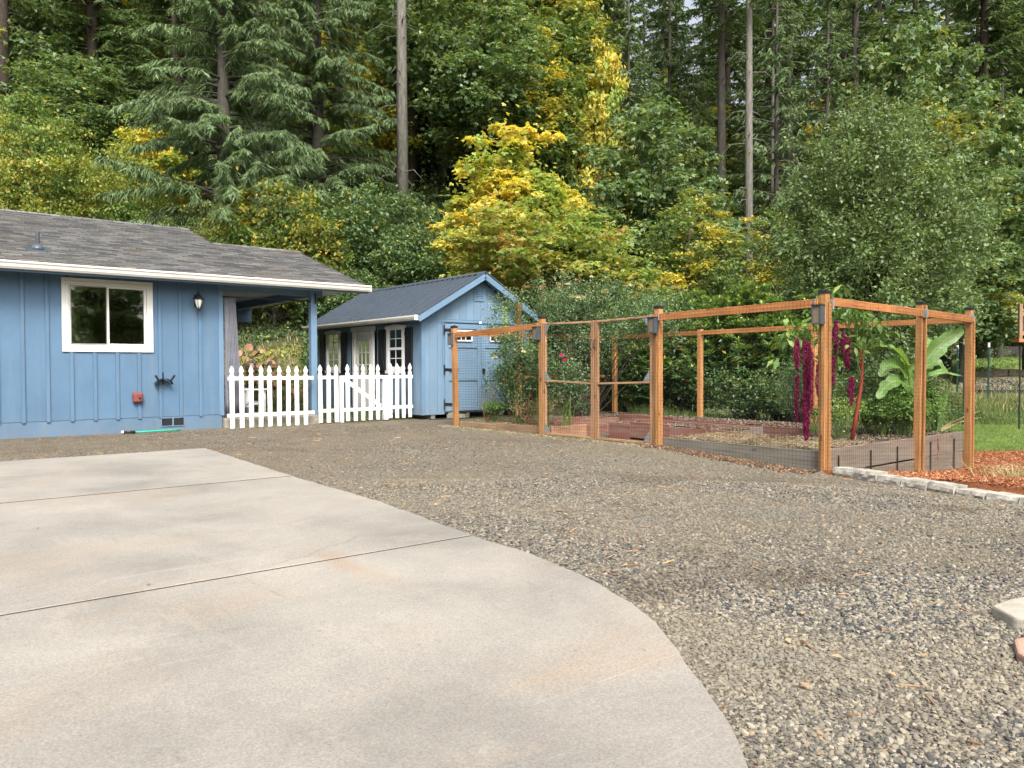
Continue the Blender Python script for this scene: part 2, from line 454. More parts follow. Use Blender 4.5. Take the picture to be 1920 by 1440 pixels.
def mat_gravel():
    m, nt, out = new_mat('gravel_fines'); v = coords(nt, rand=False)
    vo = nt.nodes.new('ShaderNodeTexVoronoi'); vo.inputs['Scale'].default_value = 62; nt.links.new(v, vo.inputs['Vector'])
    sep = nt.nodes.new('ShaderNodeSeparateColor'); nt.links.new(vo.outputs['Color'], sep.inputs[0])
    r = ramp(nt, sep.outputs[0], [(0, (.035, .037, .042)), (.3, (.08, .075, .067)), (.6, (.145, .129, .098)), (1, (.26, .236, .185))])
    n = noise(nt, v, .7, 5, .65); dr = ramp(nt, n.outputs[0], [(.38, 0), (.6, .6)])
    c = mixc(nt, dr.outputs[0], r.outputs[0], (.15, .125, .087))
    n3 = noise(nt, v, .45, 4, .6, .5); d3 = ramp(nt, n3.outputs[0], [(.55, 0), (.68, .5)])
    c = mixc(nt, d3.outputs[0], c, (.065, .047, .03))
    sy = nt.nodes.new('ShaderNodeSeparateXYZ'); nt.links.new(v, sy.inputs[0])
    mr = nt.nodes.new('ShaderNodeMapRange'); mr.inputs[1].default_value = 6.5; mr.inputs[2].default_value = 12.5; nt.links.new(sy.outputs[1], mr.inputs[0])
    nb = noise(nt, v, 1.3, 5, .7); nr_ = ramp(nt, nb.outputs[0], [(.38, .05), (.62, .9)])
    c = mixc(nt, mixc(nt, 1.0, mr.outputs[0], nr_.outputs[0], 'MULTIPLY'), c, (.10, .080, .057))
    h = ramp(nt, vo.outputs['Distance'], [(0, 1), (.6, 0)])
    nrm = bump(nt, h.outputs[0], .8, .012)
    principled(nt, out, c, .95, bump(nt, noise(nt, v, 9, 6, .7).outputs[0], .5, .04, nrm), .15); return m
M['gravel'] = mat_gravel()
M['mulch'] = mat_ground('bark_mulch_bed', [(.06, .022, .01), (.15, .055, .024), (.26, .11, .05)], (55, 1.2), .9, 45)
M['lawn'] = mat_ground('lawn_turf', [(.07, .11, .03), (.13, .19, .055), (.20, .26, .09)], (30, .5), .8, 60)
M['bank'] = mat_ground('rough_bank_ground', [(.05, .07, .03), (.10, .14, .05), (.20, .18, .11)], (6, .7), .8, 20)
M['hill'] = mat_ground('forest_floor', [(.02, .03, .012), (.045, .06, .022), (.12, .085, .045)], (3.5, .6), .9, 14)
M['yard'] = mat_ground('backyard_ground', [(.05, .08, .03), (.12, .11, .06), (.20, .16, .09)], (5, .6), .8, 30)
M['soil'] = mat_ground('bed_soil', [(.055, .042, .03), (.125, .095, .07), (.21, .165, .125)], (22, 2), .9, 35)
M['earth'] = mat_ground('distant_ground', [(.03, .045, .02), (.06, .08, .03)], (.5, .05), .5, 3)

grid_part('gravel_drive', 0, M['gravel'])
grid_part('mulch_ground', 1, M['mulch'])
grid_part('lawn', 2, M['lawn'])
grid_part('rough_bank', 3, M['bank'])
grid_part('hillside', 4, M['hill'])
grid_part('backyard_ground', 5, M['yard'])
grid_part('garden_path', 6, M['soil'])
MB().add([(-700, -700, -3), (700, -700, -3), (700, 700, -3), (-700, 700, -3)], [(0, 1, 2, 3)]).build('ground', M['earth'], kind='structure')

# concrete slab: three pours with open joints, round corner on the right
def mat_slab():
    m, nt, out = new_mat('driveway_concrete'); v = coords(nt, rand=False)
    n = noise(nt, v, .8, 6, .62, .3)
    r = ramp(nt, n.outputs[0], [(.3, (.175, .166, .150)), (.5, (.24, .227, .203)), (.7, (.30, .282, .246))])
    st = noise(nt, coords(nt, (.5, 1.4, 1), rand=False), 1.1, 7, .68, .8); sr = ramp(nt, st.outputs[0], [(.52, 0), (.72, .62)])
    c = mixc(nt, sr.outputs[0], r.outputs[0], (.28, .215, .155))
    st2 = noise(nt, coords(nt, (1.1, .5, 1), rand=False), 1.7, 6, .7, 1.2); sr2 = ramp(nt, st2.outputs[0], [(.58, 0), (.72, .45)])
    c = mixc(nt, sr2.outputs[0], c, (.34, .31, .26))
    st3 = noise(nt, coords(nt, (.35, 1.5, 1), rand=False), 2.3, 6, .7, .5); sr3 = ramp(nt, st3.outputs[0], [(.6, 0), (.74, .5)])
    c = mixc(nt, sr3.outputs[0], c, (.15, .148, .145))
    # rust run by the second joint
    tc = nt.nodes.new('ShaderNodeTexCoord'); mp = nt.nodes.new('ShaderNodeMapping'); mp.vector_type = 'POINT'
    mp.inputs['Location'].default_value = (-2.02, -4.05, 0); mp.inputs['Scale'].default_value = (1, 1, 0)
    nt.links.new(tc.outputs['Object'], mp.inputs[0])
    mp2 = nt.nodes.new('ShaderNodeMapping'); mp2.inputs['Rotation'].default_value = (0, 0, math.radians(38)); mp2.inputs['Scale'].default_value = (6.5, 1.5, 1)
    nt.links.new(mp.outputs[0], mp2.inputs[0])
    wv_ = noise(nt, v, 3.1, 3); dv = nt.nodes.new('ShaderNodeVectorMath'); dv.operation = 'MULTIPLY_ADD'; dv.inputs[1].default_value = (1.2, 1.2, 0); 
    nt.links.new(wv_.outputs['Color'], dv.inputs[0]); nt.links.new(mp2.outputs[0], dv.inputs[2])
    su = nt.nodes.new('ShaderNodeVectorMath'); su.operation = 'SUBTRACT'; su.inputs[1].default_value = (.6, .6, 0); nt.links.new(dv.outputs[0], su.inputs[0])
    ln = nt.nodes.new('ShaderNodeVectorMath'); ln.operation = 'LENGTH'; nt.links.new(su.outputs[0], ln.inputs[0])
    lr = ramp(nt, ln.outputs['Value'], [(0, .45), (.9, 0)])
    c = mixc(nt, lr.outputs[0], c, (.26, .155, .085))
    wv2 = noise(nt, coords(nt, (.10, 2.4, 1), rand=False), 6.0, 6, .7, 1.5); w2 = ramp(nt, wv2.outputs[0], [(.60, 0), (.70, .4)])
    c = mixc(nt, w2.outputs[0], c, (.36, .345, .31))
    wv3 = noise(nt, coords(nt, (1.6, .16, 1), rand=False), 4.0, 6, .75, 2.2); w3 = ramp(nt, wv3.outputs[0], [(.60, 0), (.72, .45)])
    c = mixc(nt, w3.outputs[0], c, (.15, .135, .115))
    vc = nt.nodes.new('ShaderNodeTexVoronoi'); vc.feature = 'DISTANCE_TO_EDGE'; vc.inputs['Scale'].default_value = .55
    vd = noise(nt, v, 2.5, 6, .7); va = nt.nodes.new('ShaderNodeVectorMath'); va.operation = 'MULTIPLY_ADD'; va.inputs[1].default_value = (.35, .35, 0); nt.links.new(vd.outputs['Color'], va.inputs[0]); nt.links.new(v, va.inputs[2]); nt.links.new(va.outputs[0], vc.inputs['Vector'])
    cr = ramp(nt, vc.outputs['Distance'], [(0, .42), (.0035, 0)]); cm = ramp(nt, noise(nt, v, .7, 2).outputs[0], [(.52, 0), (.60, 1)])
    c = mixc(nt, mixc(nt, 1.0, cr.outputs[0], cm.outputs[0], 'MULTIPLY'), c, (.10, .09, .08))
    sp = noise(nt, v, 26, 6, .8); s2 = ramp(nt, sp.outputs[0], [(.56, 0), (.70, .55)]); c = mixc(nt, s2.outputs[0], c, (.17, .15, .125))
    fine = noise(nt, v, 110, 4, .8); fr = ramp(nt, fine.outputs[0], [(.3, .62), (.7, 1.22)])
    c = mixc(nt, 1.0, c, fr.outputs[0], 'MULTIPLY')
    vo = nt.nodes.new('ShaderNodeTexVoronoi'); vo.inputs['Scale'].default_value = 5.5; vo.inputs['Randomness'].default_value = 1.0; nt.links.new(v, vo.inputs['Vector'])
    pr = ramp(nt, vo.outputs['Distance'], [(.03, 1), (.055, 0)])
    c = mixc(nt, pr.outputs[0], c, (.16, .13, .10))
    principled(nt, out, c, .8, bump(nt, noise(nt, v, 160, 4, .8).outputs[0], .25, .004), .3); return m
M['slab'] = mat_slab()
M['joint'] = mat_plain('dirt_filled_joint', (.030, .023, .016), .95, .4, 12)
edge_pts = [(3.48, 11.27), (3.34, 7.82)]
def slab_edge(Y):
    # right edge of the driveway: straight beyond Y=4.3, then a widening and a tight curve towards the camera
    ys = [-6, -1, 0.2, 1.51, 1.86, 2.34, 2.72, 3.05, 3.35, 3.83, 4.28, 5.35, 7.83, 11.27]
    pxs = [(1480,1640),(1408,1440),(1365,1359),(1312,1281),(1260,1206),(1195,1141),(1135,1104),(1091,1081),(1000,1042),(885,1005),(700,938),(550,894),(389,842)]
    return pxs
def gp(px, py, z=0.03):
    D = (EYE - z) * FPX / (py - (690 - .0035 * (px - 960))); return at(px, D)
curve = [gp(*p) for p in slab_edge(0)]
curve = [(1.0, -1.2), (1.45, -.3)] + curve
# smooth it
def smooth_curve(P, n=10):
    P = [Vector((p[0], p[1], 0)) for p in P]; out = []
    for i in range(len(P) - 1):
        p0 = P[max(i - 1, 0)]; p1 = P[i]; p2 = P[i + 1]; p3 = P[min(i + 2, len(P) - 1)]
        for k in range(n):
            t = k / n
            out.append(.5 * ((2 * p1) + (p2 - p0) * t + (2 * p0 - 5 * p1 + 4 * p2 - p3) * t * t + (3 * p1 - p0 - 3 * p2 + p3) * t ** 3))
    out.append(P[-1]); return out
EC = smooth_curve(curve, 8)
def edge_x(Y):
    ys = [p.y for p in EC]; xs = [p.x for p in EC]
    return float(np.interp(Y, ys, xs))
slabs = thing('concrete_driveway', 'pale stained concrete driveway slab curving beside the gravel', 'driveway')
slabs['kind'] = 'structure'; del slabs['category']; del slabs['label']
joints = [-2.6, .72, 4.2, 7.75, 11.27]
for i in range(len(joints) - 1):
    y0, y1 = joints[i] + (.028 if i == 3 else .015 if i else 0), joints[i + 1] - (.028 if i == 2 else .015 if i < 3 else 0)
    yy = np.linspace(y0, y1, 40)
    pts = [(-9, y0, .03)] + [(edge_x(y) + .006 * math.sin(y * 9) + .004 * math.sin(y * 23), y, .03) for y in yy] + [(-9, y1, .03)]
    sl = MB().prism(pts, (0, 0, -.14)).build('slab', M['slab'], slabs, bev=.003)
for yj in joints[1:4]: MB().box(-9, edge_x(yj), yj - (.0275 if yj > 7 else .0145), yj + (.0275 if yj > 7 else .0145), -.09, .027).build('joint_filler', M['joint'], slabs)

# ------------------------------------------------------------------ instancing helper for stuff
def scatter(name, pts, rots, scs, mat, shape='ico', label=None, cat=None, parent=None, sub=1, warp=.35, kind='stuff'):
    pts = np.asarray(pts, np.float32)
    me = bpy.data.meshes.new(name); me.vertices.add(len(pts)); me.vertices.foreach_set('co', pts.ravel())
    for an, arr in (('rot', rots), ('scl', scs)):
        a = me.attributes.new(an, 'FLOAT_VECTOR', 'POINT'); a.data.foreach_set('vector', np.asarray(arr, np.float32).ravel())
    me.materials.append(mat)
    ng = bpy.data.node_groups.new(name + '_nodes', 'GeometryNodeTree')
    ng.interface.new_socket('Geometry', in_out='INPUT', socket_type='NodeSocketGeometry')
    ng.interface.new_socket('Geometry', in_out='OUTPUT', socket_type='NodeSocketGeometry')
    N = ng.nodes; L = ng.links
    gi = N.new('NodeGroupInput'); go = N.new('NodeGroupOutput')
    if shape == 'ico':
        sh = N.new('GeometryNodeMeshIcoSphere'); sh.inputs['Radius'].default_value = .5; sh.inputs['Subdivisions'].default_value = sub
        sp = N.new('GeometryNodeSetPosition'); nz = N.new('ShaderNodeTexNoise'); nz.inputs['Scale'].default_value = 1.6
        vm = N.new('ShaderNodeVectorMath'); vm.operation = 'SUBTRACT'; vm.inputs[1].default_value = (.5, .5, .5)
        vs = N.new('ShaderNodeVectorMath'); vs.operation = 'SCALE'; vs.inputs['Scale'].default_value = warp * 2
        L.new(nz.outputs['Color'], vm.inputs[0]); L.new(vm.outputs[0], vs.inputs[0]); L.new(vs.outputs[0], sp.inputs['Offset'])
        L.new(sh.outputs['Mesh'], sp.inputs['Geometry']); geo = sp.outputs[0]
    else:
        sh = N.new('GeometryNodeMeshCube'); geo = sh.outputs['Mesh']
    sm = N.new('GeometryNodeSetMaterial'); sm.inputs['Material'].default_value = mat; L.new(geo, sm.inputs['Geometry'])
    ip = N.new('GeometryNodeInstanceOnPoints')
    ar = N.new('GeometryNodeInputNamedAttribute'); ar.data_type = 'FLOAT_VECTOR'; ar.inputs['Name'].default_value = 'rot'
    asx = N.new('GeometryNodeInputNamedAttribute'); asx.data_type = 'FLOAT_VECTOR'; asx.inputs['Name'].default_value = 'scl'
    er = N.new('FunctionNodeEulerToRotation')
    L.new(gi.outputs[0], ip.inputs['Points']); L.new(sm.outputs[0], ip.inputs['Instance'])
    L.new(ar.outputs[0], er.inputs[0]); L.new(er.outputs[0], ip.inputs['Rotation']); L.new(asx.outputs[0], ip.inputs['Scale'])
    L.new(ip.outputs[0], go.inputs[0])
    o = link(name, me, parent); md = o.modifiers.new('scatter', 'NODES'); md.node_group = ng
    return props(o, label, cat, None, kind)

rs = np.random.default_rng(11)
curve_y = np.array([p.y for p in EC]); curve_x = np.array([p.x for p in EC])
def in_gravel(X, Y):
    ex = np.interp(Y, curve_y, curve_x)
    onslab = (X < ex + .004) & (Y < 11.28)
    bx = np.interp(Y, [-10, 2.68, 4.92, 4.93], [5.3, 8.0, 8.62, 8.7])
    return (~onslab) & (X < bx) & (Y < 14.98)
def gravel_pts(D0, D1, dens, seed, xr=1.12):
    g = np.random.default_rng(seed)
    wmax = D1 * .72 + .3; n = int(2 * wmax * (D1 - D0) * dens)
    D = g.uniform(D0, D1, n); xc = g.uniform(-wmax, wmax, n)
    k = np.abs(xc) < D * .70 + .2; D = D[k]; xc = xc[k]
    X, Y = cam2w(xc, D); k = in_gravel(X, Y); return X[k], Y[k]
stone_stops = [(0, (.022, .025, .03)), (.2, (.06, .063, .068)), (.42, (.118, .113, .100)), (.62, (.163, .147, .113)), (.85, (.222, .200, .157)), (.975, (.28, .26, .215)), (1, (.21, .13, .08))]
M['stones'] = mat_instance('crushed_rock', stone_stops, patch=[((.205, .177, .126), .42, .44, .60, .68), ((.085, .092, .105), .42, .54, .68, .4), ((.058, .042, .028), .6, .54, .66, .6)])
for (nm, D0, D1, dens, s0, s1, sub) in [('gravel_stones', 1.6, 4.2, 9500, .007, .024, 2), ('gravel_stones', 4.2, 8.0, 3000, .008, .025, 1), ('gravel_stones', 8.0, 15.5, 620, .010, .026, 1)]:
    X, Y = gravel_pts(D0, D1, dens, int(D0 * 10))
    # looser, larger stone in drifts
    drift = np.sin(X * 1.3 + Y * .7) * np.sin(Y * 1.1 - X * .5) * .5 + .5
    keep = rs.random(len(X)) < (.62 + .38 * drift); X = X[keep]; Y = Y[keep]
    n = len(X); s = s0 + (s1 - s0) * rs.random(n) ** 2.2
    Z = ground(X, Y) + s * .12
    sc = np.stack([s * rs.uniform(.8, 1.5, n), s * rs.uniform(.7, 1.1, n), s * rs.uniform(.4, .75, n)], 1)
    rot = np.stack([rs.normal(0, .35, n), rs.normal(0, .35, n), rs.uniform(0, 6.28, n)], 1)
    scatter(nm, np.stack([X, Y, Z], 1), rot, sc, M['stones'], sub=sub, label='loose crushed grey and tan gravel covering the drive', cat='gravel')

# wood chips and needles on the gravel
M['chip'] = mat_instance('wood_chips', [(0, (.10, .05, .03)), (.5, (.26, .15, .08)), (.85, (.42, .25, .13)), (1, (.55, .33, .17))])
M['straw'] = mat_instance('dry_straw', [(0, (.18, .135, .075)), (.5, (.30, .24, .14)), (1, (.46, .38, .24))])
def chips(name, X, Y, Z, l0, l1, wd, mat, label, cat, tilt=.25):
    n = len(X); l = rs.uniform(l0, l1, n)
    sc = np.stack([l, wd * rs.uniform(.6, 1.5, n), wd * rs.uniform(.2, .6, n)], 1)
    rot = np.stack([rs.normal(0, tilt, n), rs.normal(0, tilt, n), rs.uniform(0, 6.28, n)], 1)
    return scatter(name, np.stack([X, Y, Z + .006], 1), rot, sc, mat, shape='cube', label=label, cat=cat)
X, Y = gravel_pts(2.2, 15, 6, 5); chips('wood_litter', X, Y, ground(X, Y), .03, .12, .007, M['chip'], 'scattered twigs and cedar splinters lying on the gravel', 'litter')
# damp bark litter along the front garden board and in front of the fence
n = 2600; t = rs.random(n); Yb = 4.95 + t * 2.7; Xb = 8.70 - np.abs(rs.normal(0, .13, n)) * (1.2 - t * .4)
M['clod'] = mat_instance('bark_clods', [(0, (.04, .026, .018)), (.5, (.10, .062, .04)), (.9, (.19, .12, .075)), (1, (.33, .23, .15))])
s = rs.uniform(.015, .06, n)
scatter('bark_litter', np.stack([Xb, Yb, ground(Xb, Yb) + .01], 1), rs.uniform(0, 6, (n, 3)), np.stack([s, s * .7, s * .35], 1), M['clod'], sub=1,
        label='dark bark and clods banked against the grey garden board', cat='bark litter')
n = 450; Yb = 7.5 + rs.random(n) * 5.4; Xb = 8.66 - np.abs(rs.normal(0, .16, n))
chips('dry_grass_litter', Xb, Yb, ground(Xb, Yb), .03, .10, .006, M['straw'], 'dry straw litter along the foot of the garden gate', 'straw')

# mulch chips on the right
n = 80000; D = rs.uniform(4.5, 15.2, n); xc = rs.uniform(3.0, 13, n); X, Y = cam2w(xc, D)
bx = np.interp(Y, [-10, 2.68, 4.92], [5.3, 8.0, 8.62]) + .22
k = ((X > bx) & (Y < 4.85)) | ((X > 13.1) & (Y < 12)); X = X[k]; Y = Y[k]
M['mulchchip'] = mat_instance('orange_bark_chips', [(0, (.08, .026, .012)), (.4, (.20, .07, .03)), (.8, (.33, .135, .06)), (1, (.48, .26, .14))])
chips('bark_mulch', X, Y, ground(X, Y), .015, .06, .011, M['mulchchip'], 'orange bark mulch spread behind the retaining blocks', 'mulch', .4)

# ------------------------------------------------------------------ the blue house
house = thing('blue_house', 'blue board and batten house with grey shingle roof and open porch', 'house', (0, 15.25, 0))
def hb(): return MB()
HY = 0.0   # local Y of wall face; children use coordinates relative to (0,15.25,0)
XL = -7.0
wx0, wx1, wz0, wz1 = 2.335, 3.69, 1.515, 2.685
w = MB(); w.box(XL, wx0, 0, .14, .27, 2.98); w.box(wx1, 5.0, 0, .14, .27, 2.98); w.box(wx0, wx1, 0, .14, .27, wz0); w.box(wx0, wx1, 0, .14, wz1, 2.98)
w.build('wall', M['blue'], house)
MB().box(4.86, 5.0, .14, 9.6, .27, 2.98).box(XL, 4.86, 9.46, 9.6, .27, 2.98).box(XL, XL + .14, .14, 9.46, .27, 2.98).build('wall', M['blue'], house)
MB().box(XL, 4.985, .012, 9.58, -.4, .268).build('foundation', M['foundation'], house, bev=.004)
MB().box(XL, 4.985, -.004, .012, -.4, .262).build('foundation_face', M['foundation'], house)
MB().box(XL + .2, 4.8, 3.6, 3.7, .3, 2.9).box(XL + .2, 4.8, .2, 3.6, .28, .3).box(XL + .2, 4.8, .2, 3.6, 2.86, 2.9).build('interior', M['room'], house)
bm_full = MB().box(-.028, .028, -.028, 0, .25, 2.86).mesh('batten', M['blue'])
bm_low = MB().box(-.028, .028, -.028, 0, .25, wz0 - .065).mesh('batten', M['blue'])
bm_top = MB().box(-.028, .028, -.028, 0, wz1 + .065, 2.86).mesh('batten', M['blue'])
for i in range(-24, 11):
    x = 1.70 + .36 * (i - 1) + .36
    if x > 4.9: continue
    if x < XL: continue
    if wx0 - .07 < x < wx1 + .07:
        link('batten', bm_low, house, (x, 0, 0)); link('batten', bm_top, house, (x, 0, 0))
    else: link('batten', bm_full, house, (x, 0, 0))
MB().box(4.93, 5.022, -.022, .07, .25, 2.86).build('corner_board', M['blue_trim'], house, bev=.003)
# window
win = MB()
win.box(wx0, wx1, -.035, .05, wz1 - .05, wz1).box(wx0, wx1, -.035, .05, wz0, wz0 + .05).box(wx0, wx0 + .05, -.035, .05, wz0 + .05, wz1 - .05).box(wx1 - .05, wx1, -.035, .05, wz0 + .05, wz1 - .05)
wf = win.build('window_frame', M['white_vinyl'], house, bev=.004)
o_ = MB()
o_.box(wx0 - .055, wx1 + .055, -.03, -.004, wz1, wz1 + .055).box(wx0 - .055, wx1 + .055, -.03, -.004, wz0 - .055, wz0).box(wx0 - .055, wx0, -.03, -.004, wz0, wz1).box(wx1, wx1 + .055, -.03, -.004, wz0, wz1)
o_.build('window_trim', M['white_vinyl'], house, bev=.003)
xm = 3.0
def ring(mb, x0, x1, z0, z1, y0, y1, t):
    mb.box(x0, x1, y0, y1, z1 - t, z1).box(x0, x1, y0, y1, z0, z0 + t).box(x0, x0 + t, y0, y1, z0 + t, z1 - t).box(x1 - t, x1, y0, y1, z0 + t, z1 - t); return mb
s1 = ring(MB(), wx0 + .052, xm + .02, wz0 + .052, wz1 - .052, -.012, .03, .035).build('sash', M['white_vinyl'], wf, bev=.003)
s2 = ring(MB(), xm - .02, wx1 - .052, wz0 + .052, wz1 - .052, .0, .045, .04).build('sash', M['white_vinyl'], wf, bev=.003)
ring(MB(), wx0 + .075, xm - .015, wz0 + .075, wz1 - .075, -.022, -.014, .014).build('screen_frame', M['screen'], wf)
MB().box(wx0 + .09, xm - .02, .008, .014, wz0 + .09, wz1 - .09).build('pane', M['glass'], wf)
MB().box(xm + .02, wx1 - .09, .020, .026, wz0 + .09, wz1 - .09).build('pane', M['glass'], wf)
# roof
SL = .322
def rz(y): return 2.90 + SL * (y + .45)     # y local, eave at -.45
M['shingle'] = None
def mat_shingle():
    m, nt, out = new_mat('asphalt_shingle')
    v = coords(nt, rand=False)
    ge = nt.nodes.new('ShaderNodeNewGeometry'); oi = nt.nodes.new('ShaderNodeObjectInfo')
    ad = nt.nodes.new('ShaderNodeMath'); ad.operation = 'ADD'; nt.links.new(ge.outputs['Random Per Island'], ad.inputs[0]); nt.links.new(oi.outputs['Random'], ad.inputs[1])
    fr = nt.nodes.new('ShaderNodeMath'); fr.operation = 'FRACT'; nt.links.new(ad.outputs[0], fr.inputs[0])
    r = ramp(nt, fr.outputs[0], [(0, (.078, .081, .085)), (.5, (.118, .120, .122)), (1, (.168, .166, .163))])
    gp_ = nt.nodes.new('ShaderNodeNewGeometry')
    n = noise(nt, gp_.outputs['Position'], .9, 5, .65); mo = ramp(nt, n.outputs[0], [(.5, 0), (.72, .5)])
    c = mixc(nt, mo.outputs[0], r.outputs[0], (.16, .135, .11))
    g = noise(nt, gp_.outputs['Position'], 220, 2); c = mixc(nt, 1.0, c, ramp(nt, g.outputs[0], [(.3, .7), (.7, 1.3)]).outputs[0], 'MULTIPLY')
    principled(nt, out, c, .95, bump(nt, g.outputs[0], .4, .004), .15); return m
M['shingle'] = mat_shingle()
rf = MB()
RY = 4.95; RL = 3.15     # ridge lines (local y): main roof, porch extension
def roof_slab(mb, x0, x1, yr):
    zr = rz(yr) - .02; t = .10; yb = 2 * yr + .45
    mb.prism([(x0, -.45, 2.88 - t), (x0, -.45, 2.88), (x0, yr, zr), (x0, yb, 2.88), (x0, yb, 2.88 - t), (x0, yr, zr - t)], (x1 - x0, 0, 0))
roof_slab(rf, XL - .4, 5.82, RY); roof_slab(rf, 5.821, 7.9, RL)
roof = rf.build('roof', M['shingle'], house)
# courses of shingle tabs
EXP, TW = .145, .30
course = 0; tabs = []
sl_ = math.atan(SL); cs, sn = math.cos(sl_), math.sin(sl_)
maxs = (RY + .45) / cs
s_ = 0.0
while s_ < maxs - .02:
    y = -.45 + s_ * cs
    xlim = 7.92 if y < RL - .02 else 5.84
    off = (course * .137) % TW
    x = -6.6 + off
    while x < xlim:
        x1 = min(x + TW - .014, xlim)
        if x1 - x > .05: tabs.append((x, x1, s_, y))
        x += TW
    s_ += EXP; course += 1
def tabmesh(tb, th=.012, jit=0.0):
    x0, x1, s0, y = tb
    jl = rnd.uniform(-.008, .008)
    def P(x, s, h): return (x, -.45 + s * cs - h * sn, 2.882 + s * sn + h * cs)
    a = s0 - .012 + jl; b = s0 + EXP + .03
    return [P(x0, a, th), P(x1, a, th), P(x1, b, .002), P(x0, b, .002), P(x0, a, -.0), P(x1, a, 0)]
TF = [(0, 1, 2, 3), (4, 5, 1, 0), (5, 2, 1), (4, 0, 3)]
def tabdist(tb):
    cx, cyy = (tb[0] + tb[1]) / 2, 15.25 + tb[3]
    xc, D = w2cam(cx, cyy); 
    return D if abs(xc / D) < .67 else 99 + D
tabs.sort(key=tabdist)
for tb in tabs[:300]:
    MB().add(tabmesh(tb, rnd.uniform(.020, .038)), TF).build('shingle', M['shingle'], roof)
rest = MB()
for tb in tabs[300:]: rest.add(tabmesh(tb, rnd.uniform(.020, .038)), TF)
rest.build('shingle_course', M['shingle'], roof, kind='stuff')
# rake edge, ridge caps
cap = MB()
x = -6.0
while x < 5.8:
    cap.prism([(x, RY - .14, rz(RY - .14) + .02), (x, RY, rz(RY) + .025), (x, RY + .14, rz(RY - .14) + .02), (x, RY + .14, rz(RY - .14)), (x, RY - .14, rz(RY - .14))], (.2, 0, 0)); x += .215
x = 5.83
while x < 7.8:
    cap.prism([(x, RL - .14, rz(RL - .14) + .02), (x, RL, rz(RL) + .025), (x, RL + .14, rz(RL - .14) + .02), (x, RL + .14, rz(RL - .14)), (x, RL - .14, rz(RL - .14))], (.2, 0, 0)); x += .215
cap.build('ridge_cap', M['shingle'], roof, kind='stuff')
MB().bar((7.915, -.45, 2.80), (7.915, RL, rz(RL) - .11), .03, .13).build('rake_board', M['blue_trim'], house)
MB().bar((5.825, RL, rz(RL) - .05), (5.825, RY, rz(RY) - .10), .02, .12).build('rake_board', M['grey_box'], house)
# gutter profile (K style)
gy = -.47
prof = [(0, 2.90), (0, 2.775), (-.07, 2.775), (-.095, 2.81), (-.105, 2.85), (-.125, 2.875), (-.125, 2.90), (-.115, 2.90), (-.115, 2.885), (-.06, 2.80), (-.012, 2.80), (-.012, 2.90)]
MB().prism([(XL - .4, gy + a, b) for a, b in prof], (7.93 - XL + .4, 0, 0)).build('gutter', M['gutter'], house)
MB().box(7.93, 7.936, gy - .127, gy + .002, 2.773, 2.903).build('gutter_end_cap', M['gutter'], house)
MB().box(XL - .4, 7.9, gy + .003, gy + .022, 2.74, 2.89).build('fascia_board', M['blue_trim'], house)
MB().box(XL - .4, 5.0, gy + .024, 0.0, 2.86, 2.875).build('soffit', M['blue_trim'], house)
# porch
MB().box(5.02, 7.85, gy + .024, 6.2, 2.83, 2.85).build('porch_ceiling', M['soffit'], house)
MB().box(5.02, 7.1, .02, .12, 2.66, 2.828).build('beam', M['blue_trim'], house, bev=.003)
MB().box(6.84, 6.93, .12, 6.0, 2.66, 2.828).build('beam', M['blue_trim'], house, bev=.003)
MB().box(5.0, 7.85, 6.2, 6.25, 2.45, 2.95).build('rear_fascia', M['blue_trim'], house)
pst = MB().box(6.80, 6.93, -.08, .05, .19, 2.83).build('porch_post', M['blue_trim'], house, bev=.004)
MB().box(6.88, 6.90, -.105, -.08, 2.5, 2.72).box(6.87, 6.91, -.13, -.1, 2.56, 2.62).build('bracket', M['black'], pst)
MB().box(6.80, 6.93, 5.8, 5.93, .1, 2.83).build('porch_post', M['blue_trim'], house, bev=.004)
MB().box(5.0, 6.98, -.10, .10, -.1, .19).build('concrete_curb', M['curb'], house, bev=.01)
MB().box(5.0, 6.98, .10, 5.9, -.1, .10).build('porch_floor', M['curb'], house)
MB().tube([(5.0, -.05, 2.55), (6.84, -.05, 2.55)], .014, 8).build('curtain_rod', M['black'], house, smooth=True)
# wall lantern
lx, lz = 4.52, 2.46
la = MB().box(lx - .035, lx + .035, -.035, -.0, lz - .13, lz + .10)
la.tube([(lx, -.03, lz + .06), (lx, -.10, lz + .12), (lx, -.155, lz + .09)], .012, 6)
la.lathe(lx, -.165, [(.010, lz + .165), (.016, lz + .15), (.008, lz + .13), (.022, lz + .115), (.022, lz + .10), (.05, lz + .075), (.085, lz + .035), (.105, lz + .025), (.105, lz + .008), (.078, lz + .0)][::-1], 6)
la.lathe(lx, -.165, [(.008, lz - .235), (.016, lz - .22), (.010, lz - .205), (.028, lz - .195), (.034, lz - .18), (.028, lz - .17)], 8)
for k in range(6):
    a = math.pi / 3 * k
    p = lambda r, z: (lx + r * math.cos(a), -.165 + r * math.sin(a), z)
    la.tube([p(.076, lz + .003), p(.070, lz - .06), p(.052, lz - .125), p(.030, lz - .172)], .006, 5)
lant = la.build('wall_lantern', M['black'], house)
MB().lathe(lx, -.165, [(.026, lz - .17), (.046, lz - .125), (.064, lz - .06), (.07, lz + .0)], 12).build('lamp_glass', M['frost'], lant, smooth=True)
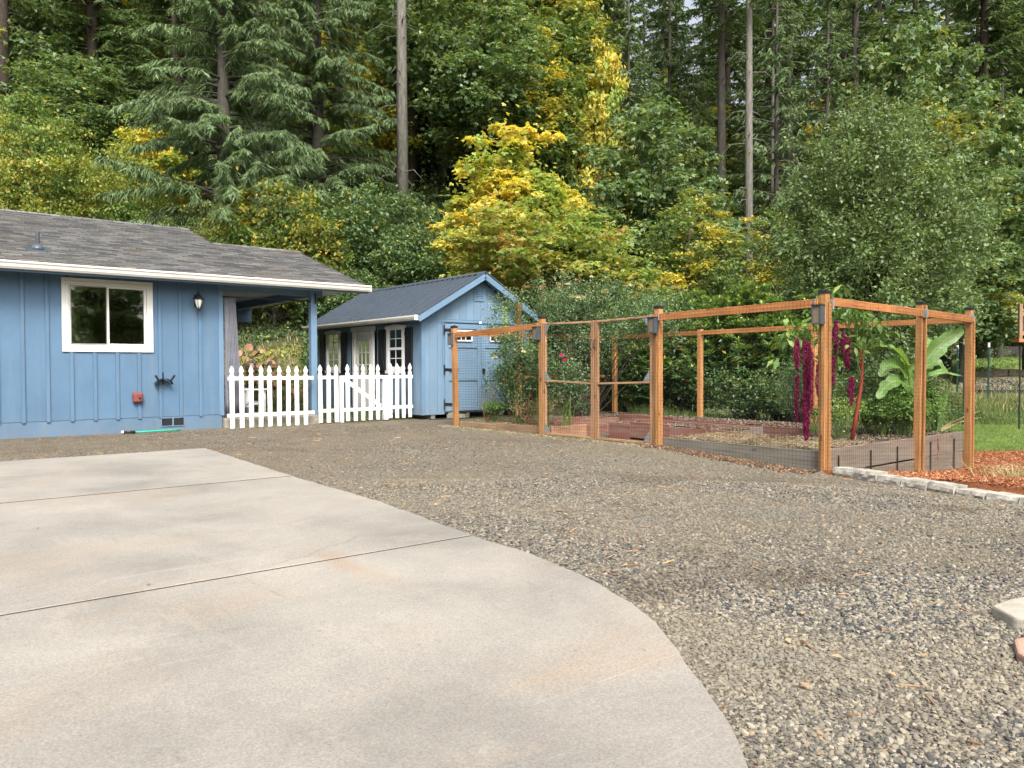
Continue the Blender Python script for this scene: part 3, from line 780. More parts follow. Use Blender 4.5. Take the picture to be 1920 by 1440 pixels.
# hose hanger
hx, hz = 3.90, .93
hg = MB()
arc = [(hx + .15 * math.cos(a), hz - .07 + .12 * math.sin(a)) for a in np.linspace(math.radians(8), math.radians(172), 12)]
for i in range(11):
    (xa, za), (xb, zb) = arc[i], arc[i + 1]
    hg.add([(xa, -.02, za), (xb, -.02, zb), (xb, -.17, zb), (xa, -.17, za), (xa, -.02, za - .008), (xb, -.02, zb - .008), (xb, -.17, zb - .008), (xa, -.17, za - .008)],
           [(0, 1, 2, 3), (7, 6, 5, 4), (3, 2, 6, 7), (0, 4, 5, 1)])
hg.bar((hx - .0, -.012, hz - .06), (hx - .0, -.012, hz + .16), .035, .012, (0, 1, 0))
hg.bar((hx - .10, -.175, hz + .0), (hx - .17, -.19, hz + .11), .035, .01, (0, 1, 0))
hg.bar((hx + .10, -.175, hz + .0), (hx + .17, -.19, hz + .11), .035, .01, (0, 1, 0))
hg.build('hose_hanger', M['black'], house)
# faucet cover
rx, rz_ = 3.46, .64
fc = MB().box(rx - .085, rx + .085, -.10, 0, rz_ - .095, rz_ + .095).build('faucet_cover', M['red_box'], house); bevel(fc, .035, 3)
MB().tube([(rx + .025, -.118, rz_ - .01), (rx + .025, -.098, rz_ - .01)], .018, 8).build('knob', M['black'], fc)
MB().tube([(rx + .04, -.05, rz_ - .09), (rx + .05, -.07, rz_ - .14), (rx + .03, -.06, rz_ - .155)], .004, 4).build('cord', M['black'], fc)
# foundation vent
vt = ring(MB(), 3.86, 4.28, .085, .25, -.02, -.005, .014); vt.box(4.06, 4.085, -.02, -.005, .10, .236)
vt = vt.build('foundation_vent', M['blue_trim'], house)
MB().box(3.874, 4.06, -.010, -.0065, .10, .236).box(4.085, 4.266, -.010, -.0065, .10, .236).build('vent_screen', M['black'], vt)
# roof vent pipe
px_, py_ = 2.04, .75; pz_ = rz(py_)
vp = MB().lathe(px_, py_, [(.11, pz_ - .02), (.10, pz_ + .02), (.075, pz_ + .06), (.045, pz_ + .085), (.036, pz_ + .09)], 16).build('vent_flashing', M['grey_box'], house, smooth=True)
MB().prism([(px_ - .19, py_ - .2, rz(py_ - .2) + .002), (px_ + .19, py_ - .2, rz(py_ - .2) + .002), (px_ + .19, py_ + .2, rz(py_ + .2) + .002), (px_ - .19, py_ + .2, rz(py_ + .2) + .002)], (0, 0, .008)).build('flashing_plate', M['grey_box'], vp)
MB().lathe(px_, py_, [(.034, pz_ + .05), (.034, pz_ + .31), (.030, pz_ + .315)], 14).build('vent_pipe', M['grey_box'], vp)

# curtain hanging in the porch
n = 60; V = []; 
for i in range(n + 1):
    t = i / n
    for j in range(9):
        z = .24 + (2.54 - .24) * j / 8; wdt = .20 + .14 * (1 - j / 8)
        V.append((5.04 + t * wdt, 15.20 + .028 * math.sin(t * 2 * math.pi * 9) + .01 * math.sin(t * 40), z))
F = [(i * 9 + j, (i + 1) * 9 + j, (i + 1) * 9 + j + 1, i * 9 + j + 1) for i in range(n) for j in range(8)]
cu = MB().add(V, F).build('curtain', M['curtain'], smooth=True, label='gathered grey curtain hanging at the left side of the porch opening', cat='curtain')
m_ = cu.modifiers.new('thick', 'SOLIDIFY'); m_.thickness = .004
# hose on the ground
hs = thing('garden_hose', 'short green garden hose with black end lying against the blue foundation', 'hose', (3.2, 14.98, .0))
MB().tube([(.0 + .15, 0, .03), (.3, -.03, .028), (.5, -.01, .03), (.75, .03, .028), (.95, .05, .025)], .016, 8).build('hose', M['hose'], hs, smooth=True)
MB().tube([(-.02, .02, .035), (.16, .0, .03)], .026, 8).build('nozzle', M['black'], hs, smooth=True)
MB().tube([(-.06, .024, .036), (-.02, .02, .035)], .028, 8).build('coupling', M['white'], hs, smooth=True)

# ------------------------------------------------------------------ picket fence and gate
PH = 1.21
def picket_mesh(h=PH, wd=.088):
    w2 = wd / 2; t = h
    outl = [(-w2, 0), (w2, 0), (w2, t - .19), (w2 * .55, t - .165), (w2 * .62, t - .15), (w2 * 1.0, t - .115), (w2 * .95, t - .085), (w2 * .45, t - .03), (0, t), (-w2 * .45, t - .03), (-w2 * .95, t - .085), (-w2 * 1.0, t - .115), (-w2 * .62, t - .15), (-w2 * .55, t - .165), (-w2, t - .19)]
    return MB().prism([(a, 0, b) for a, b in outl], (0, .02, 0)).mesh('picket', M['white'])
PK = picket_mesh()
def pickets(par, xs, z0, y0=-.02):
    for x in xs:
        o = link('picket', PK, par, (x, y0 - rnd.random() * .003, z0 + rnd.uniform(-.006, .006)), (rnd.uniform(-.008, .004), rnd.uniform(-.012, .012), 0))
pf = thing('picket_fence', 'white picket fence across the porch between house and post', 'picket fence', (5.02, 15.02, 0))
pickets(pf, [.07 + i * .1863 for i in range(9)], .005, -.05)
MB().box(.0, 1.74, -.028, .012, .93, 1.0).build('rail', M['white'], pf, bev=.003)
MB().box(-.02, 1.76, -.028, .012, .215, .285).build('rail', M['white'], pf, bev=.003)
pf = thing('picket_fence', 'short white picket fence section right of the porch post', 'picket fence', (6.9, 15.02, 0))
pickets(pf, [.02, .20, .38], .02)
MB().box(-.02, .42, .0, .04, .93, 1.0).build('rail', M['white'], pf, bev=.003)
MB().box(-.02, .42, .0, .04, .235, .305).build('rail', M['white'], pf, bev=.003)
pf = thing('picket_fence', 'white picket fence section joining the gate post to the shed', 'picket fence', (8.4, 15.02, 0))
pickets(pf, [.17, .335, .505, .67], .05)
MB().box(0, .11, -.03, .08, .02, 1.0).build('gate_post', M['white'], pf, bev=.004)
MB().box(.11, .76, .0, .04, .93, 1.0).build('rail', M['white'], pf, bev=.003)
MB().box(.11, .76, .0, .04, .255, .325).build('rail', M['white'], pf, bev=.003)
pg = thing('picket_gate', 'white picket gate with diagonal brace in front of the shed', 'gate', (7.36, 15.02, 0))
pickets(pg, [.18, .36, .54, .72, .90], .03)
MB().box(.0, .085, -.022, .04, -.0, 1.0).build('stile', M['white'], pg, bev=.003)
MB().box(.086, 1.03, .0, .04, .93, 1.0).build('rail', M['white'], pg, bev=.003)
MB().box(.086, 1.03, .0, .04, .235, .305).build('rail', M['white'], pg, bev=.003)
MB().bar((.12, .022, .92), (.98, .022, .33), .036, .085, (0, 0, 1)).build('brace', M['white'], pg)
# white wooden chair behind the fence
wc = thing('garden_chair', 'white slatted wooden chair standing on the porch behind the pickets', 'chair', (5.62, 15.75, .10), math.radians(115))
MB().box(-.26, -.2, -.3, -.24, 0, .62).build('leg', M['white'], wc); MB().box(.2, .26, -.3, -.24, 0, .62).build('leg', M['white'], wc)
MB().bar((-.23, .35, 0), (-.23, .25, .62), .06, .05).build('leg', M['white'], wc); MB().bar((.23, .35, 0), (.23, .25, .62), .06, .05).build('leg', M['white'], wc)
for i in range(5): MB().box(-.26, .26, -.3 + i * .11, -.21 + i * .11, .36 - i * .02, .38 - i * .02).build('seat_slat', M['white'], wc)
for i in range(5): MB().bar((-.21 + i * .105, .24, .33), (-.24 + i * .12, .42, .80), .05, .018, (0, 1, 0)).build('back_slat', M['white'], wc)
MB().box(-.30, -.18, -.34, .34, .62, .645).build('arm', M['white'], wc); MB().box(.18, .30, -.34, .34, .62, .645).build('arm', M['white'], wc)

# ------------------------------------------------------------------ shed
shed = thing('garden_shed', 'blue shed with black ribbed metal roof, white windows and double doors', 'shed', (9.2, 14.7, 0))
SW, SLn = 3.1, 5.4; cx = SW / 2 + .02; ez, ap = 2.265, 3.27
M['shed_int'] = mat_plain('shed_interior', (.30, .19, .10), .8, .3)
# inner shell and cladding boards (joints between boards)
def slp(x): return ez + (ap - ez) * (1 - abs(x - cx) / cx)
MB().prism([(.03, .03, .12), (SW - .03, .03, .12), (SW - .03, .03, 2.20), (cx, .03, ap - .12), (.03, .03, 2.20)], (0, .02, 0)).build('wall', M['blue_shed'], shed)
MB().box(SW - .04, SW, .06, SLn, .12, 2.26).box(.04, SW - .04, SLn - .04, SLn, .12, 2.26).build('wall', M['blue_shed'], shed)
MB().prism([(.03, SLn - .03, 2.262), (SW - .03, SLn - .03, 2.262), (cx, SLn - .03, ap - .1)], (0, .02, 0)).build('wall', M['blue_shed'], shed)
MB().box(.04, SW - .04, .06, SLn - .04, .12, .16).build('floor', M['shed_int'], shed)
MB().box(2.2, 2.24, .1, SLn - .1, .16, 2.3).build('inner_wall', M['shed_int'], shed)
BWd = .203
nb = int(SW / BWd) + 1
dx0, dx1 = .60, 2.62
for i in range(nb):
    a, b = i * BWd + .002, min((i + 1) * BWd - .002, SW)
    if b - a < .02: continue
    if not (a > dx0 - .05 and b < dx1 + .05):
        aa, bb = a, b
        if a < dx0 < b: bb = dx0 - .003
        if a < dx1 < b: aa = dx1 + .003
        MB().box(aa, bb, 0, .03, .10, 2.20).build('siding_board', M['blue_shed'], shed, bev=.003)
    zt0, zt1 = slp(a), slp(b); pts = [(a, 0, 2.262), (b, 0, 2.262), (b, 0, zt1)]
    if a < cx < b: pts.append((cx, 0, ap))
    pts.append((a, 0, zt0))
    MB().prism(pts, (0, .03, 0)).build('siding_board', M['blue_shed'], shed, bev=.002)
MB().box(.0, SW, -.006, .028, 2.204, 2.258).build('gable_seam', M['blue_trim'], shed)
# side wall boards (x = 0 face), with openings
ops = [(.68, 1.55, 1.08, 2.12), (2.13, 3.30, .12, 2.12), (3.95, 4.83, 1.08, 2.12)]
i = 0; y = 0.02
while y < SLn:
    y1 = min(y + BWd, SLn)
    segs = [(.10, 2.26)]
    for (a, b, z0, z1) in ops:
        if y1 > a + .02 and y < b - .02:
            segs = [s for s in ([(.10, z0)] if z0 > .2 else []) + [(z1, 2.26)]]
    for z0, z1 in segs:
        MB().box(0, .028, y + .002, y1 - .002, z0, z1).build('siding_board', M['blue_shed'], shed)
    y = y1
MB().box(-.018, .075, -.018, -.001, .10, 2.20).box(-.018, -.001, -.001, .075, .10, 2.26).build('corner_board', M['blue_trim'], shed)
# roof
ov = .25
rtop = 3.37; re = 2.31
def rsl(x): return rtop - (rtop - re) * abs(x - cx) / (cx + ov)
MB().prism([(-ov, -ov, re - .05), (-ov, -ov, re), (cx, -ov, rtop), (2 * cx + ov, -ov, re), (2 * cx + ov, -ov, re - .05), (cx, -ov, rtop - .06)], (0, SLn + 2 * ov, 0)).build('roof', M['metal_roof'], shed)
rib = 0
y = -ov + .04
while y < SLn + ov:
    for sgn in (-1, 1):
        xe = cx + sgn * (cx + ov - .003); a_ = (xe, y, re + .012); b_ = (cx + sgn * .04, y, rsl(cx + .04) + .012)
        MB().bar(a_, b_, .045, .055).build('roof_rib', M['metal_roof'], shed)
    y += .23
MB().bar((cx - .07, -ov - .004, rtop - .01), (cx - .07, SLn + ov, rtop - .01), .16, .02, (-.5, 0, 1)).bar((cx + .07, -ov - .004, rtop - .01), (cx + .07, SLn + ov, rtop - .01), .16, .02, (.5, 0, 1)).build('ridge_cap', M['metal_roof'], shed)
for sgn in (-1, 1):
    MB().bar((cx + sgn * (cx + ov + .005), -ov - .016, re - .085), (cx, -ov - .016, rtop - .088), .026, .13).build('rake_board', M['blue_trim'], shed)
    MB().bar((cx + sgn * (cx + ov + .01), -ov - .016, re + .012), (cx + sgn * .01, -ov - .016, rtop + .014), .05, .02).build('rake_trim', M['metal_roof'], shed)
    MB().bar((cx + sgn * (cx + ov - .02), -ov + .13, re - .07), (cx + sgn * .02, -ov + .13, rtop - .095), .21, .012).build('soffit', M['blue_trim'], shed)
prof = [(0, 2.31), (0, 2.205), (-.06, 2.205), (-.085, 2.24), (-.10, 2.28), (-.10, 2.31), (-.09, 2.31), (-.08, 2.25), (-.05, 2.22), (-.01, 2.22), (-.01, 2.31)]
MB().prism([(-ov + a, -ov - .01, b) for a, b in prof], (0, SLn + 2 * ov, 0)).build('gutter', M['gutter'], shed)
MB().box(-ov - .102, -ov + .002, -ov - .014, -ov - .008, 2.203, 2.312).build('gutter_end_cap', M['white'], shed)
MB().box(-ov + .002, -ov + .02, -ov, SLn + ov, 2.19, 2.26).build('fascia_board', M['blue_trim'], shed)
# gable vent
gv = ring(MB(), cx - .14, cx + .14, 2.72, 3.03, -.022, -.001, .035).build('gable_vent', M['blue_trim'], shed, bev=.002)
for k in range(6):
    z = 2.765 + k * .039
    MB().add([(cx - .105, -.018, z), (cx + .105, -.018, z), (cx + .105, -.002, z + .028), (cx - .105, -.002, z + .028), (cx - .105, -.018, z - .005), (cx + .105, -.018, z - .005), (cx + .105, -.002, z + .022), (cx - .105, -.002, z + .022)],
             [(0, 1, 2, 3), (7, 6, 5, 4), (4, 5, 1, 0), (3, 2, 6, 7), (0, 3, 7, 4), (1, 5, 6, 2)]).build('louvre', M['blue_trim'], gv)
MB().box(cx - .105, cx + .105, -.002, -.0005, 2.75, 3.0).build('vent_backing', M['black'], gv)
# double doors on the gable
for side, (a, b) in enumerate(((dx0, (dx0 + dx1) / 2 - .006), ((dx0 + dx1) / 2 + .006, dx1))):
    dz0, dz1 = .16, 2.16
    d = MB().box(a, b, -.012, .026, dz0, dz1).build('door', M['blue_shed'], shed, bev=.004)
    fr_ = MB(); 
    ring(fr_, a + .004, b - .004, dz0 + .004, dz1 - .004, -.034, -.013, .10)
    fr_.box(a + .104, b - .104, -.034, -.013, .86, .96).box(a + .104, b - .104, -.034, -.013, 1.62, 1.71)
    fr_.build('door_trim', M['blue_shed'], d, bev=.004)
    wa, wb = a + .25, b - .25
    ring(MB(), wa, wb, 1.77, 2.03, -.048, -.036, .03).box(wa + .18, wa + .195, -.046, -.034, 1.8, 2.0).box(wb - .195, wb - .18, -.046, -.034, 1.8, 2.0).box(wa + .03, wb - .03, -.0455, -.034, 1.894, 1.906).build('transom_frame', M['white'], d)
    MB().box(wa + .03, wb - .03, -.033, -.030, 1.8, 2.0).build('pane', M['glass_dark'], d)
    MB().box(wa + .03, wb - .03, -.029, -.0285, 1.8, 2.0).build('pane_backing', M['black'], d)
    hxs = a if side == 0 else b; sg = 1 if side == 0 else -1
    for z in (.33, 1.12, 2.02):
        h_ = MB().box(hxs - sg * .02, hxs - sg * .045, -.045, -.035, z - .12, z + .12) if sg < 0 else MB().box(hxs - .045, hxs - .02, -.045, -.035, z - .12, z + .12)
        h_.prism([(hxs - sg * .03, -.046, z - .035), (hxs + sg * .36, -.046, z - .012), (hxs + sg * .36, -.046, z + .012), (hxs - sg * .03, -.046, z + .035)], (0, .008, 0))
        h_.build('strap_hinge', M['black'], d)
mid = (dx0 + dx1) / 2
MB().box(mid + .03, mid + .09, -.07, -.035, 1.02, 1.14).build('door_latch', M['black'], shed)
MB().box(mid - .03, mid + .03, -.012, -.0, 2.19, 2.245).build('small_light', M['white'], shed)
MB().tube([(dx0 - .06, -.02, 1.2), (dx0 - .06, -.02, 2.15), (dx0 - .09, -.02, 2.19)], .008, 5).build('door_rod', M['blue_trim'], shed)
# windows, door and shutters on the long side
def shed_window(y0, y1, z0, z1):
    f = MB(); X0 = -.045
    f.box(X0, -.002, y0, y0 + .085, z0, z1).box(X0, -.002, y1 - .085, y1, z0, z1).box(X0, -.002, y0 + .085, y1 - .085, z0, z0 + .06)
    f.box(-.06, -.002, y0 - .04, y1 + .04, z0 - .07, z0)
    f.prism([(-.055, y0 - .05, z1), (-.055, y1 + .05, z1), (-.055, y1 + .05, z1 + .06), (-.055, (y0 + y1) / 2, z1 + .10), (-.055, y0 - .05, z1 + .06)], (.053, 0, 0))
    f = f.build('window_frame', M['white'], shed)
    g0, g1 = y0 + .085, y1 - .085; zm = (z0 + z1) / 2 + .02
    ymid = (g0 + g1) / 2
    s = MB()
    for (za, zb) in ((z0 + .06, zm), (zm, z1)):
        s.box(-.03, -.004, g0, g0 + .03, za, zb).box(-.03, -.004, g1 - .03, g1, za, zb).box(-.03, -.004, g0 + .03, g1 - .03, za, za + .03).box(-.03, -.004, g0 + .03, g1 - .03, zb - .03, zb)
        s.box(-.024, -.006, ymid - .009, ymid + .009, za + .03, zb - .03)
        zc = (za + zb) / 2
        s.box(-.0245, -.0065, g0 + .03, ymid - .009, zc - .009, zc + .009).box(-.0245, -.0065, ymid + .009, g1 - .03, zc - .009, zc + .009)
    s.build('sash', M['white'], f)
    k = 0
    for (za, zb) in ((z0 + .09, zm - .03), (zm + .03, z1 - .03)):
        zc = (za + zb) / 2
        for (ya, yb) in ((g0 + .03, ymid - .009), (ymid + .009, g1 - .03)):
            for (zz0, zz1) in ((za, zc - .009), (zc + .009, zb)):
                MB().box(-.016, -.012, ya, yb, zz0, zz1).build('pane', M['glass_dark'], f)
    return f
shed_window(.72, 1.52, 1.10, 2.08); shed_window(3.98, 4.80, 1.10, 2.08)
def shutter(y0, y1, flip):
    s = MB().box(-.05, -.015, y0, y1, 1.02, 2.08).build('shutter', M['shutter'], shed, bev=.003)
    t = MB().box(-.066, -.051, y0 + .01, y1 - .01, 1.10, 1.19).box(-.066, -.051, y0 + .01, y1 - .01, 1.90, 1.99)
    a, b = (y0 + .04, y1 - .04) if flip else (y1 - .04, y0 + .04)
    t.bar((-.058, a, 1.2), (-.058, b, 1.89), .06, .014, (1, 0, 0)); t.build('shutter_brace', M['shutter'], s)
shutter(.36, .66, 0); shutter(1.60, 1.90, 1); shutter(3.60, 3.90, 0); shutter(4.88, 5.18, 1)
# glazed side door
dy0, dy1 = 2.16, 3.26
fr_ = MB().box(-.05, -.002, dy0, dy0 + .12, .12, 2.08).box(-.05, -.002, dy1 - .12, dy1, .12, 2.08)
fr_.prism([(-.06, dy0 - .05, 2.08), (-.06, dy1 + .05, 2.08), (-.06, dy1 + .05, 2.19), (-.06, dy0 - .05, 2.19)], (.058, 0, 0))
df = fr_.build('door_frame', M['white'], shed)
g0, g1, gz0, gz1 = dy0 + .25, dy1 - .25, .95, 1.85
d_ = MB().box(-.02, .02, dy0 + .125, g0, .14, 2.07).box(-.02, .02, g1, dy1 - .125, .14, 2.07).box(-.02, .02, g0, g1, .14, gz0).box(-.02, .02, g0, g1, gz1, 2.07)
d_ = d_.build('door', M['white'], shed)
mu = MB()
for k in (1, 2): 
    yy = g0 + (g1 - g0) * k / 3; mu.box(-.014, .012, yy - .009, yy + .009, gz0, gz1)
for k in (1, 2):
    zz = gz0 + (gz1 - gz0) * k / 3; mu.box(-.0135, .0115, g0, g1, zz - .009, zz + .009)
mu.build('muntin', M['white'], d_)
for k in range(3):
    for j in range(3):
        MB().box(-.004, .0, g0 + (g1 - g0) * k / 3 + .009, g0 + (g1 - g0) * (k + 1) / 3 - .009, gz0 + (gz1 - gz0) * j / 3 + .009, gz0 + (gz1 - gz0) * (j + 1) / 3 - .009).build('pane', M['glass_dark'], d_)
MB().lathe(-.045, dy1 - .19, [(.02, .96), (.028, .98), (.02, 1.0)], 8).build('door_knob', M['black'], d_)
MB().tube([(-.02, 1.98, 2.02), (-.10, 1.98, 2.02), (-.10, 1.98, 1.92)], .007, 5).build('wall_hook', M['blue_trim'], shed)
for x in (.25, 1.2, 2.2, 2.85): MB().box(x, x + .1, .02, SLn, -.05, .11).build('skid', M['grey_y'], shed)
MB().box(.62, 1.0, -.25, -.05, -.02, .10).box(.66, .72, -.2, -.05, .1, .14).build('door_step', M['curb'], shed)
n = 40
cab = [(9.25 + 2.0 * t, 14.5 - .12 * math.sin(t * 5) - .1 * t, .02) for t in np.linspace(0, 1, 20)]
MB().tube(cab, .012, 6).build('black_pipe', M['black'], label='black drip pipe lying on the ground along the front of the shed', cat='pipe', smooth=True)
# ------------------------------------------------------------------ garden fence
GX0, GX1, GY0, GY1 = 8.75, 13.0, 4.92, 12.75
fence = thing('garden_fence', 'orange cedar post and rail garden fence covered with black wire netting', 'fence', (GX0, GY0, 0))
def F(x, y): return x - GX0, y - GY0
def cap_on(par, x, y, z, w=.092):
    MB().box(x - w / 2 - .008, x + w / 2 + .008, y - w / 2 - .008, y + w / 2 + .008, z - .03, z + .004).add(
        [(x - w / 2 - .008, y - w / 2 - .008, z + .004), (x + w / 2 + .008, y - w / 2 - .008, z + .004), (x + w / 2 + .008, y + w / 2 + .008, z + .004), (x - w / 2 - .008, y + w / 2 + .008, z + .004), (x, y, z + .022)],
        [(0, 1, 4), (1, 2, 4), (2, 3, 4), (3, 0, 4)]).build('post_cap', M['black'], par)
def post(x, y, z0, z1, batten=None, lean=(0, 0), w=.092):
    lx, ly = F(x, y)
    p = MB().box(-w / 2, w / 2, -w / 2, w / 2, 0, z1 - z0).build('post', M['cedar'], fence, bev=.004)
    p.location = (lx, ly, z0); p.rotation_euler = (lean[1], lean[0], 0)
    cap_on(p, 0, 0, z1 - z0, w)
    if batten:
        for (bx, by, sx, sy) in batten:
            MB().box(bx - sx / 2, bx + sx / 2, by - sy / 2, by + sy / 2, .02, z1 - z0 - .14).build('batten', M['cedar'], p, bev=.002)
    return p
ZT = 2.05
post(GX0, 12.72, -.1, 1.98, lean=(-.02, .0))
post(GX0, 10.10, -.15, 2.03)
post(GX0, 7.50, -.15, 2.04, batten=[(-.058, -.0, .022, .04)])
post(GX0, 4.92, -.2, 2.06, batten=[(-.058, -.02, .022, .045), (.02, -.058, .045, .022)])
post(11.30, 4.95, -.45, 2.06, lean=(.035, 0))
MB().box(-.02, .018, -.072, -.048, -.02, 2.44).build('batten', M['cedar'], fence, bev=.002, loc=(11.34 - GX0, 4.94 - GY0, -.42), rot=(.0, .02, 0))
post(12.98, 4.92, -.5, 2.05, batten=[(.03, -.058, .04, .022)])
post(13.0, 10.03, -.1, 1.97); post(13.0, 12.45, -.1, 2.0); post(13.0, 7.5, -.1, 2.0)
post(11.8, 12.75, -.1, 1.95); post(11.98, 12.8, -.1, 1.6, w=.07)
post(10.43, 12.80, -.1, 2.58, w=.10)
def rail(x0, y0, z0, x1, y1, z1, h=.088, t=.038):
    m = M['cedar_y'] if abs(y1 - y0) > abs(x1 - x0) else M['cedar_x']
    a = F(x0, y0) + (z0,); b = F(x1, y1) + (z1,)
    return MB().bar(a, b, t, h).build('rail', m, fence, bev=.003)
ex = GX0 - .066
rail(ex + .018, 12.66, 1.80, ex + .018, 10.15, 1.87, .10)
rail(ex, 7.45, 1.88, ex, 4.97, 1.915, .10)
MB().box(F(ex - .03, 0)[0], F(ex + .03, 0)[0], F(0, 4.985)[1], F(0, 4.995)[1], 1.86, 1.97).build('rail_hanger', M['galv'], fence)
MB().box(F(ex - .03, 0)[0], F(ex + .03, 0)[0], F(0, 7.42)[1], F(0, 7.43)[1], 1.83, 1.94).build('rail_hanger', M['galv'], fence)
rail(8.82, 4.86, 1.93, 11.26, 4.87, 1.90, .10); rail(11.38, 4.87, 1.90, 12.94, 4.87, 1.87, .10)
for x in (8.81, 11.34, 12.93): MB().box(x - .012 - GX0, x + .012 - GX0, -.085, -.02, 1.84, 1.96).build('rail_hanger', M['galv'], fence)
rail(12.98, 4.97, 1.87, 12.98, 7.45, 1.87); rail(12.98, 7.55, 1.87, 12.98, 9.98, 1.86); rail(12.98, 10.08, 1.86, 12.98, 12.6, 1.84)
rail(8.80, 12.74, 1.84, 10.37, 12.74, 1.84); rail(10.49, 12.74, 1.84, 12.95, 12.74, 1.84)
rail(10.49, 12.74, .95, 12.95, 12.74, .95, .06)

def wire_panel(par, p0, p1, z00, z01, z10, z11, step=.0508, r=.0011, off=(0, 0, 0)):
    """netting between (x0,y0) and (x1,y1); flat hexagon-free welded grid, every wire a thin square rod"""
    p0 = np.array(p0, float); p1 = np.array(p1, float); L = np.linalg.norm(p1 - p0); d = (p1 - p0) / L
    nrm = np.array([-d[1], d[0]])
    segs = []
    n = int(L / step)
    for i in range(n + 1):
        t = i / n; q = p0 + d * L * t; j = .003 * math.sin(i * 1.7)
        segs.append(((q[0], q[1], z00 + (z10 - z00) * t), (q[0] + nrm[0] * j, q[1] + nrm[1] * j, z01 + (z11 - z01) * t)))
    m = int(((z01 - z00) + (z11 - z10)) / 2 / step)
    K = 6
    for k in range(m + 1):
        s = k / m
        for a in range(K):
            t0, t1 = a / K, (a + 1) / K
            A = p0 + d * L * t0 + nrm * .006 * math.sin(3 * t0 * 6 + k * .2); B = p0 + d * L * t1 + nrm * .006 * math.sin(3 * t1 * 6 + k * .2)
            za = (z00 + (z10 - z00) * t0) * (1 - s) + (z01 + (z11 - z01) * t0) * s - .012 * math.sin(t0 * 3.14) * (1 - s)
            zb = (z00 + (z10 - z00) * t1) * (1 - s) + (z01 + (z11 - z01) * t1) * s - .012 * math.sin(t1 * 3.14) * (1 - s)
            segs.append(((A[0], A[1], za), (B[0], B[1], zb)))
    S = np.array(segs); a, b = S[:, 0], S[:, 1]; dd = b - a; dd /= np.linalg.norm(dd, axis=1, keepdims=True)
    up = np.where(np.abs(dd[:, 2:3]) > .9, np.array([[d[0], d[1], 0]]), np.array([[0, 0, 1.]]))
    s1 = np.cross(dd, up); s1 /= np.linalg.norm(s1, axis=1, keepdims=True); s2 = np.cross(dd, s1)
    V = np.stack([a + s1 * r, a - s1 * r * .5 + s2 * r, a - s1 * r * .5 - s2 * r, b + s1 * r, b - s1 * r * .5 + s2 * r, b - s1 * r * .5 - s2 * r], 1).reshape(-1, 3) + np.array(off)
    base = np.arange(len(S))[:, None] * 6
    Fq = np.concatenate([base + np.array([[0, 1, 4, 3]]), base + np.array([[1, 2, 5, 4]]), base + np.array([[2, 0, 3, 5]])])
    return link('wire_mesh', np_mesh('wire_mesh', V, Fq, M['wire']), par, kind='stuff')
wx = ex - .024 - GX0
WR = .0011
wire_panel(fence, (wx + .02, 12.76 - GY0), (wx + .02, 10.06 - GY0), 0, 1.84, -.02, 1.91, r=WR)
wire_panel(fence, (wx, 7.54 - GY0), (wx, 4.87 - GY0), -.02, 1.92, -.10, 1.96, r=WR)
wire_panel(fence, (wx + .0, -.074), (13.03 - GX0, -.074), -.1, 1.97, -.42, 1.90, r=WR * .9)
wire_panel(fence, (13.01 - GX0, .0), (13.01 - GX0, 12.75 - GY0), .1, 1.9, .1, 1.86, r=WR * .9)
wire_panel(fence, (.1, 12.77 - GY0), (13.0 - GX0, 12.77 - GY0), .1, 1.86, .1, 1.86, r=WR * .9)
# ---- double gate
def gate(name_label, y0, y1, hinge_y, shy):
    g = thing('garden_gate', name_label, 'gate', (GX0 - .02, y0, 0), 0, 'pair of wire garden gates'); L_ = y1 - y0; sg = 1 if L_ > 0 else -1
    def yb(a, b): return (min(a, b), max(a, b))
    a = yb(.0, sg * .075); b = yb(L_ - sg * .075, L_)
    for (q0, q1) in (a, b):
        MB().box(-.02, .02, q0, q1, .0, 1.93 if (q0, q1) == a else 1.90).build('stile', M['pale_z'], g, bev=.003)
    za, zb = 1.90, 1.88
    MB().bar((.0, sg * .076, za), (.0, L_ - sg * .076, zb), .062, .03).build('rail', M['pale_y'], g, bev=.003)
    MB().bar((.0, sg * .076, .93), (.0, L_ - sg * .076, .90), .062, .03).build('rail', M['pale_y'], g, bev=.003)
    MB().bar((.0, sg * .076, .03), (.0, L_ - sg * .076, .03), .062, .03).build('rail', M['pale_y'], g, bev=.003)
    for z, up in ((za - .02, -1), (.95, 1), (.05, 1)):
        MB().prism([(-.025, sg * .076, z), (-.025, sg * .20, z), (-.025, sg * .076, z + up * .17)], (.004, 0, 0)).build('corner_bracket', M['galv'], g)
    wire_panel(g, (-.030, sg * .01), (-.030, L_ - sg * .01), .0, 1.90, .0, 1.88, r=WR)
    MB().tube([(-.035, L_ - sg * .035, 1.60), (-.075, L_ - sg * .035, 1.58), (-.085, L_ - sg * .035, 1.52), (-.075, L_ - sg * .035, 1.46), (-.035, L_ - sg * .035, 1.44)], .008, 6).build('handle', M['black'], g, smooth=True)
    return g
gate('left leaf of the double wire gate, hinged on the post nearer the shed', 10.045, 8.80, 0, 1)
gate('right leaf of the double wire gate, hinged on the post nearer the grey board', 7.56, 8.785, 0, 1)
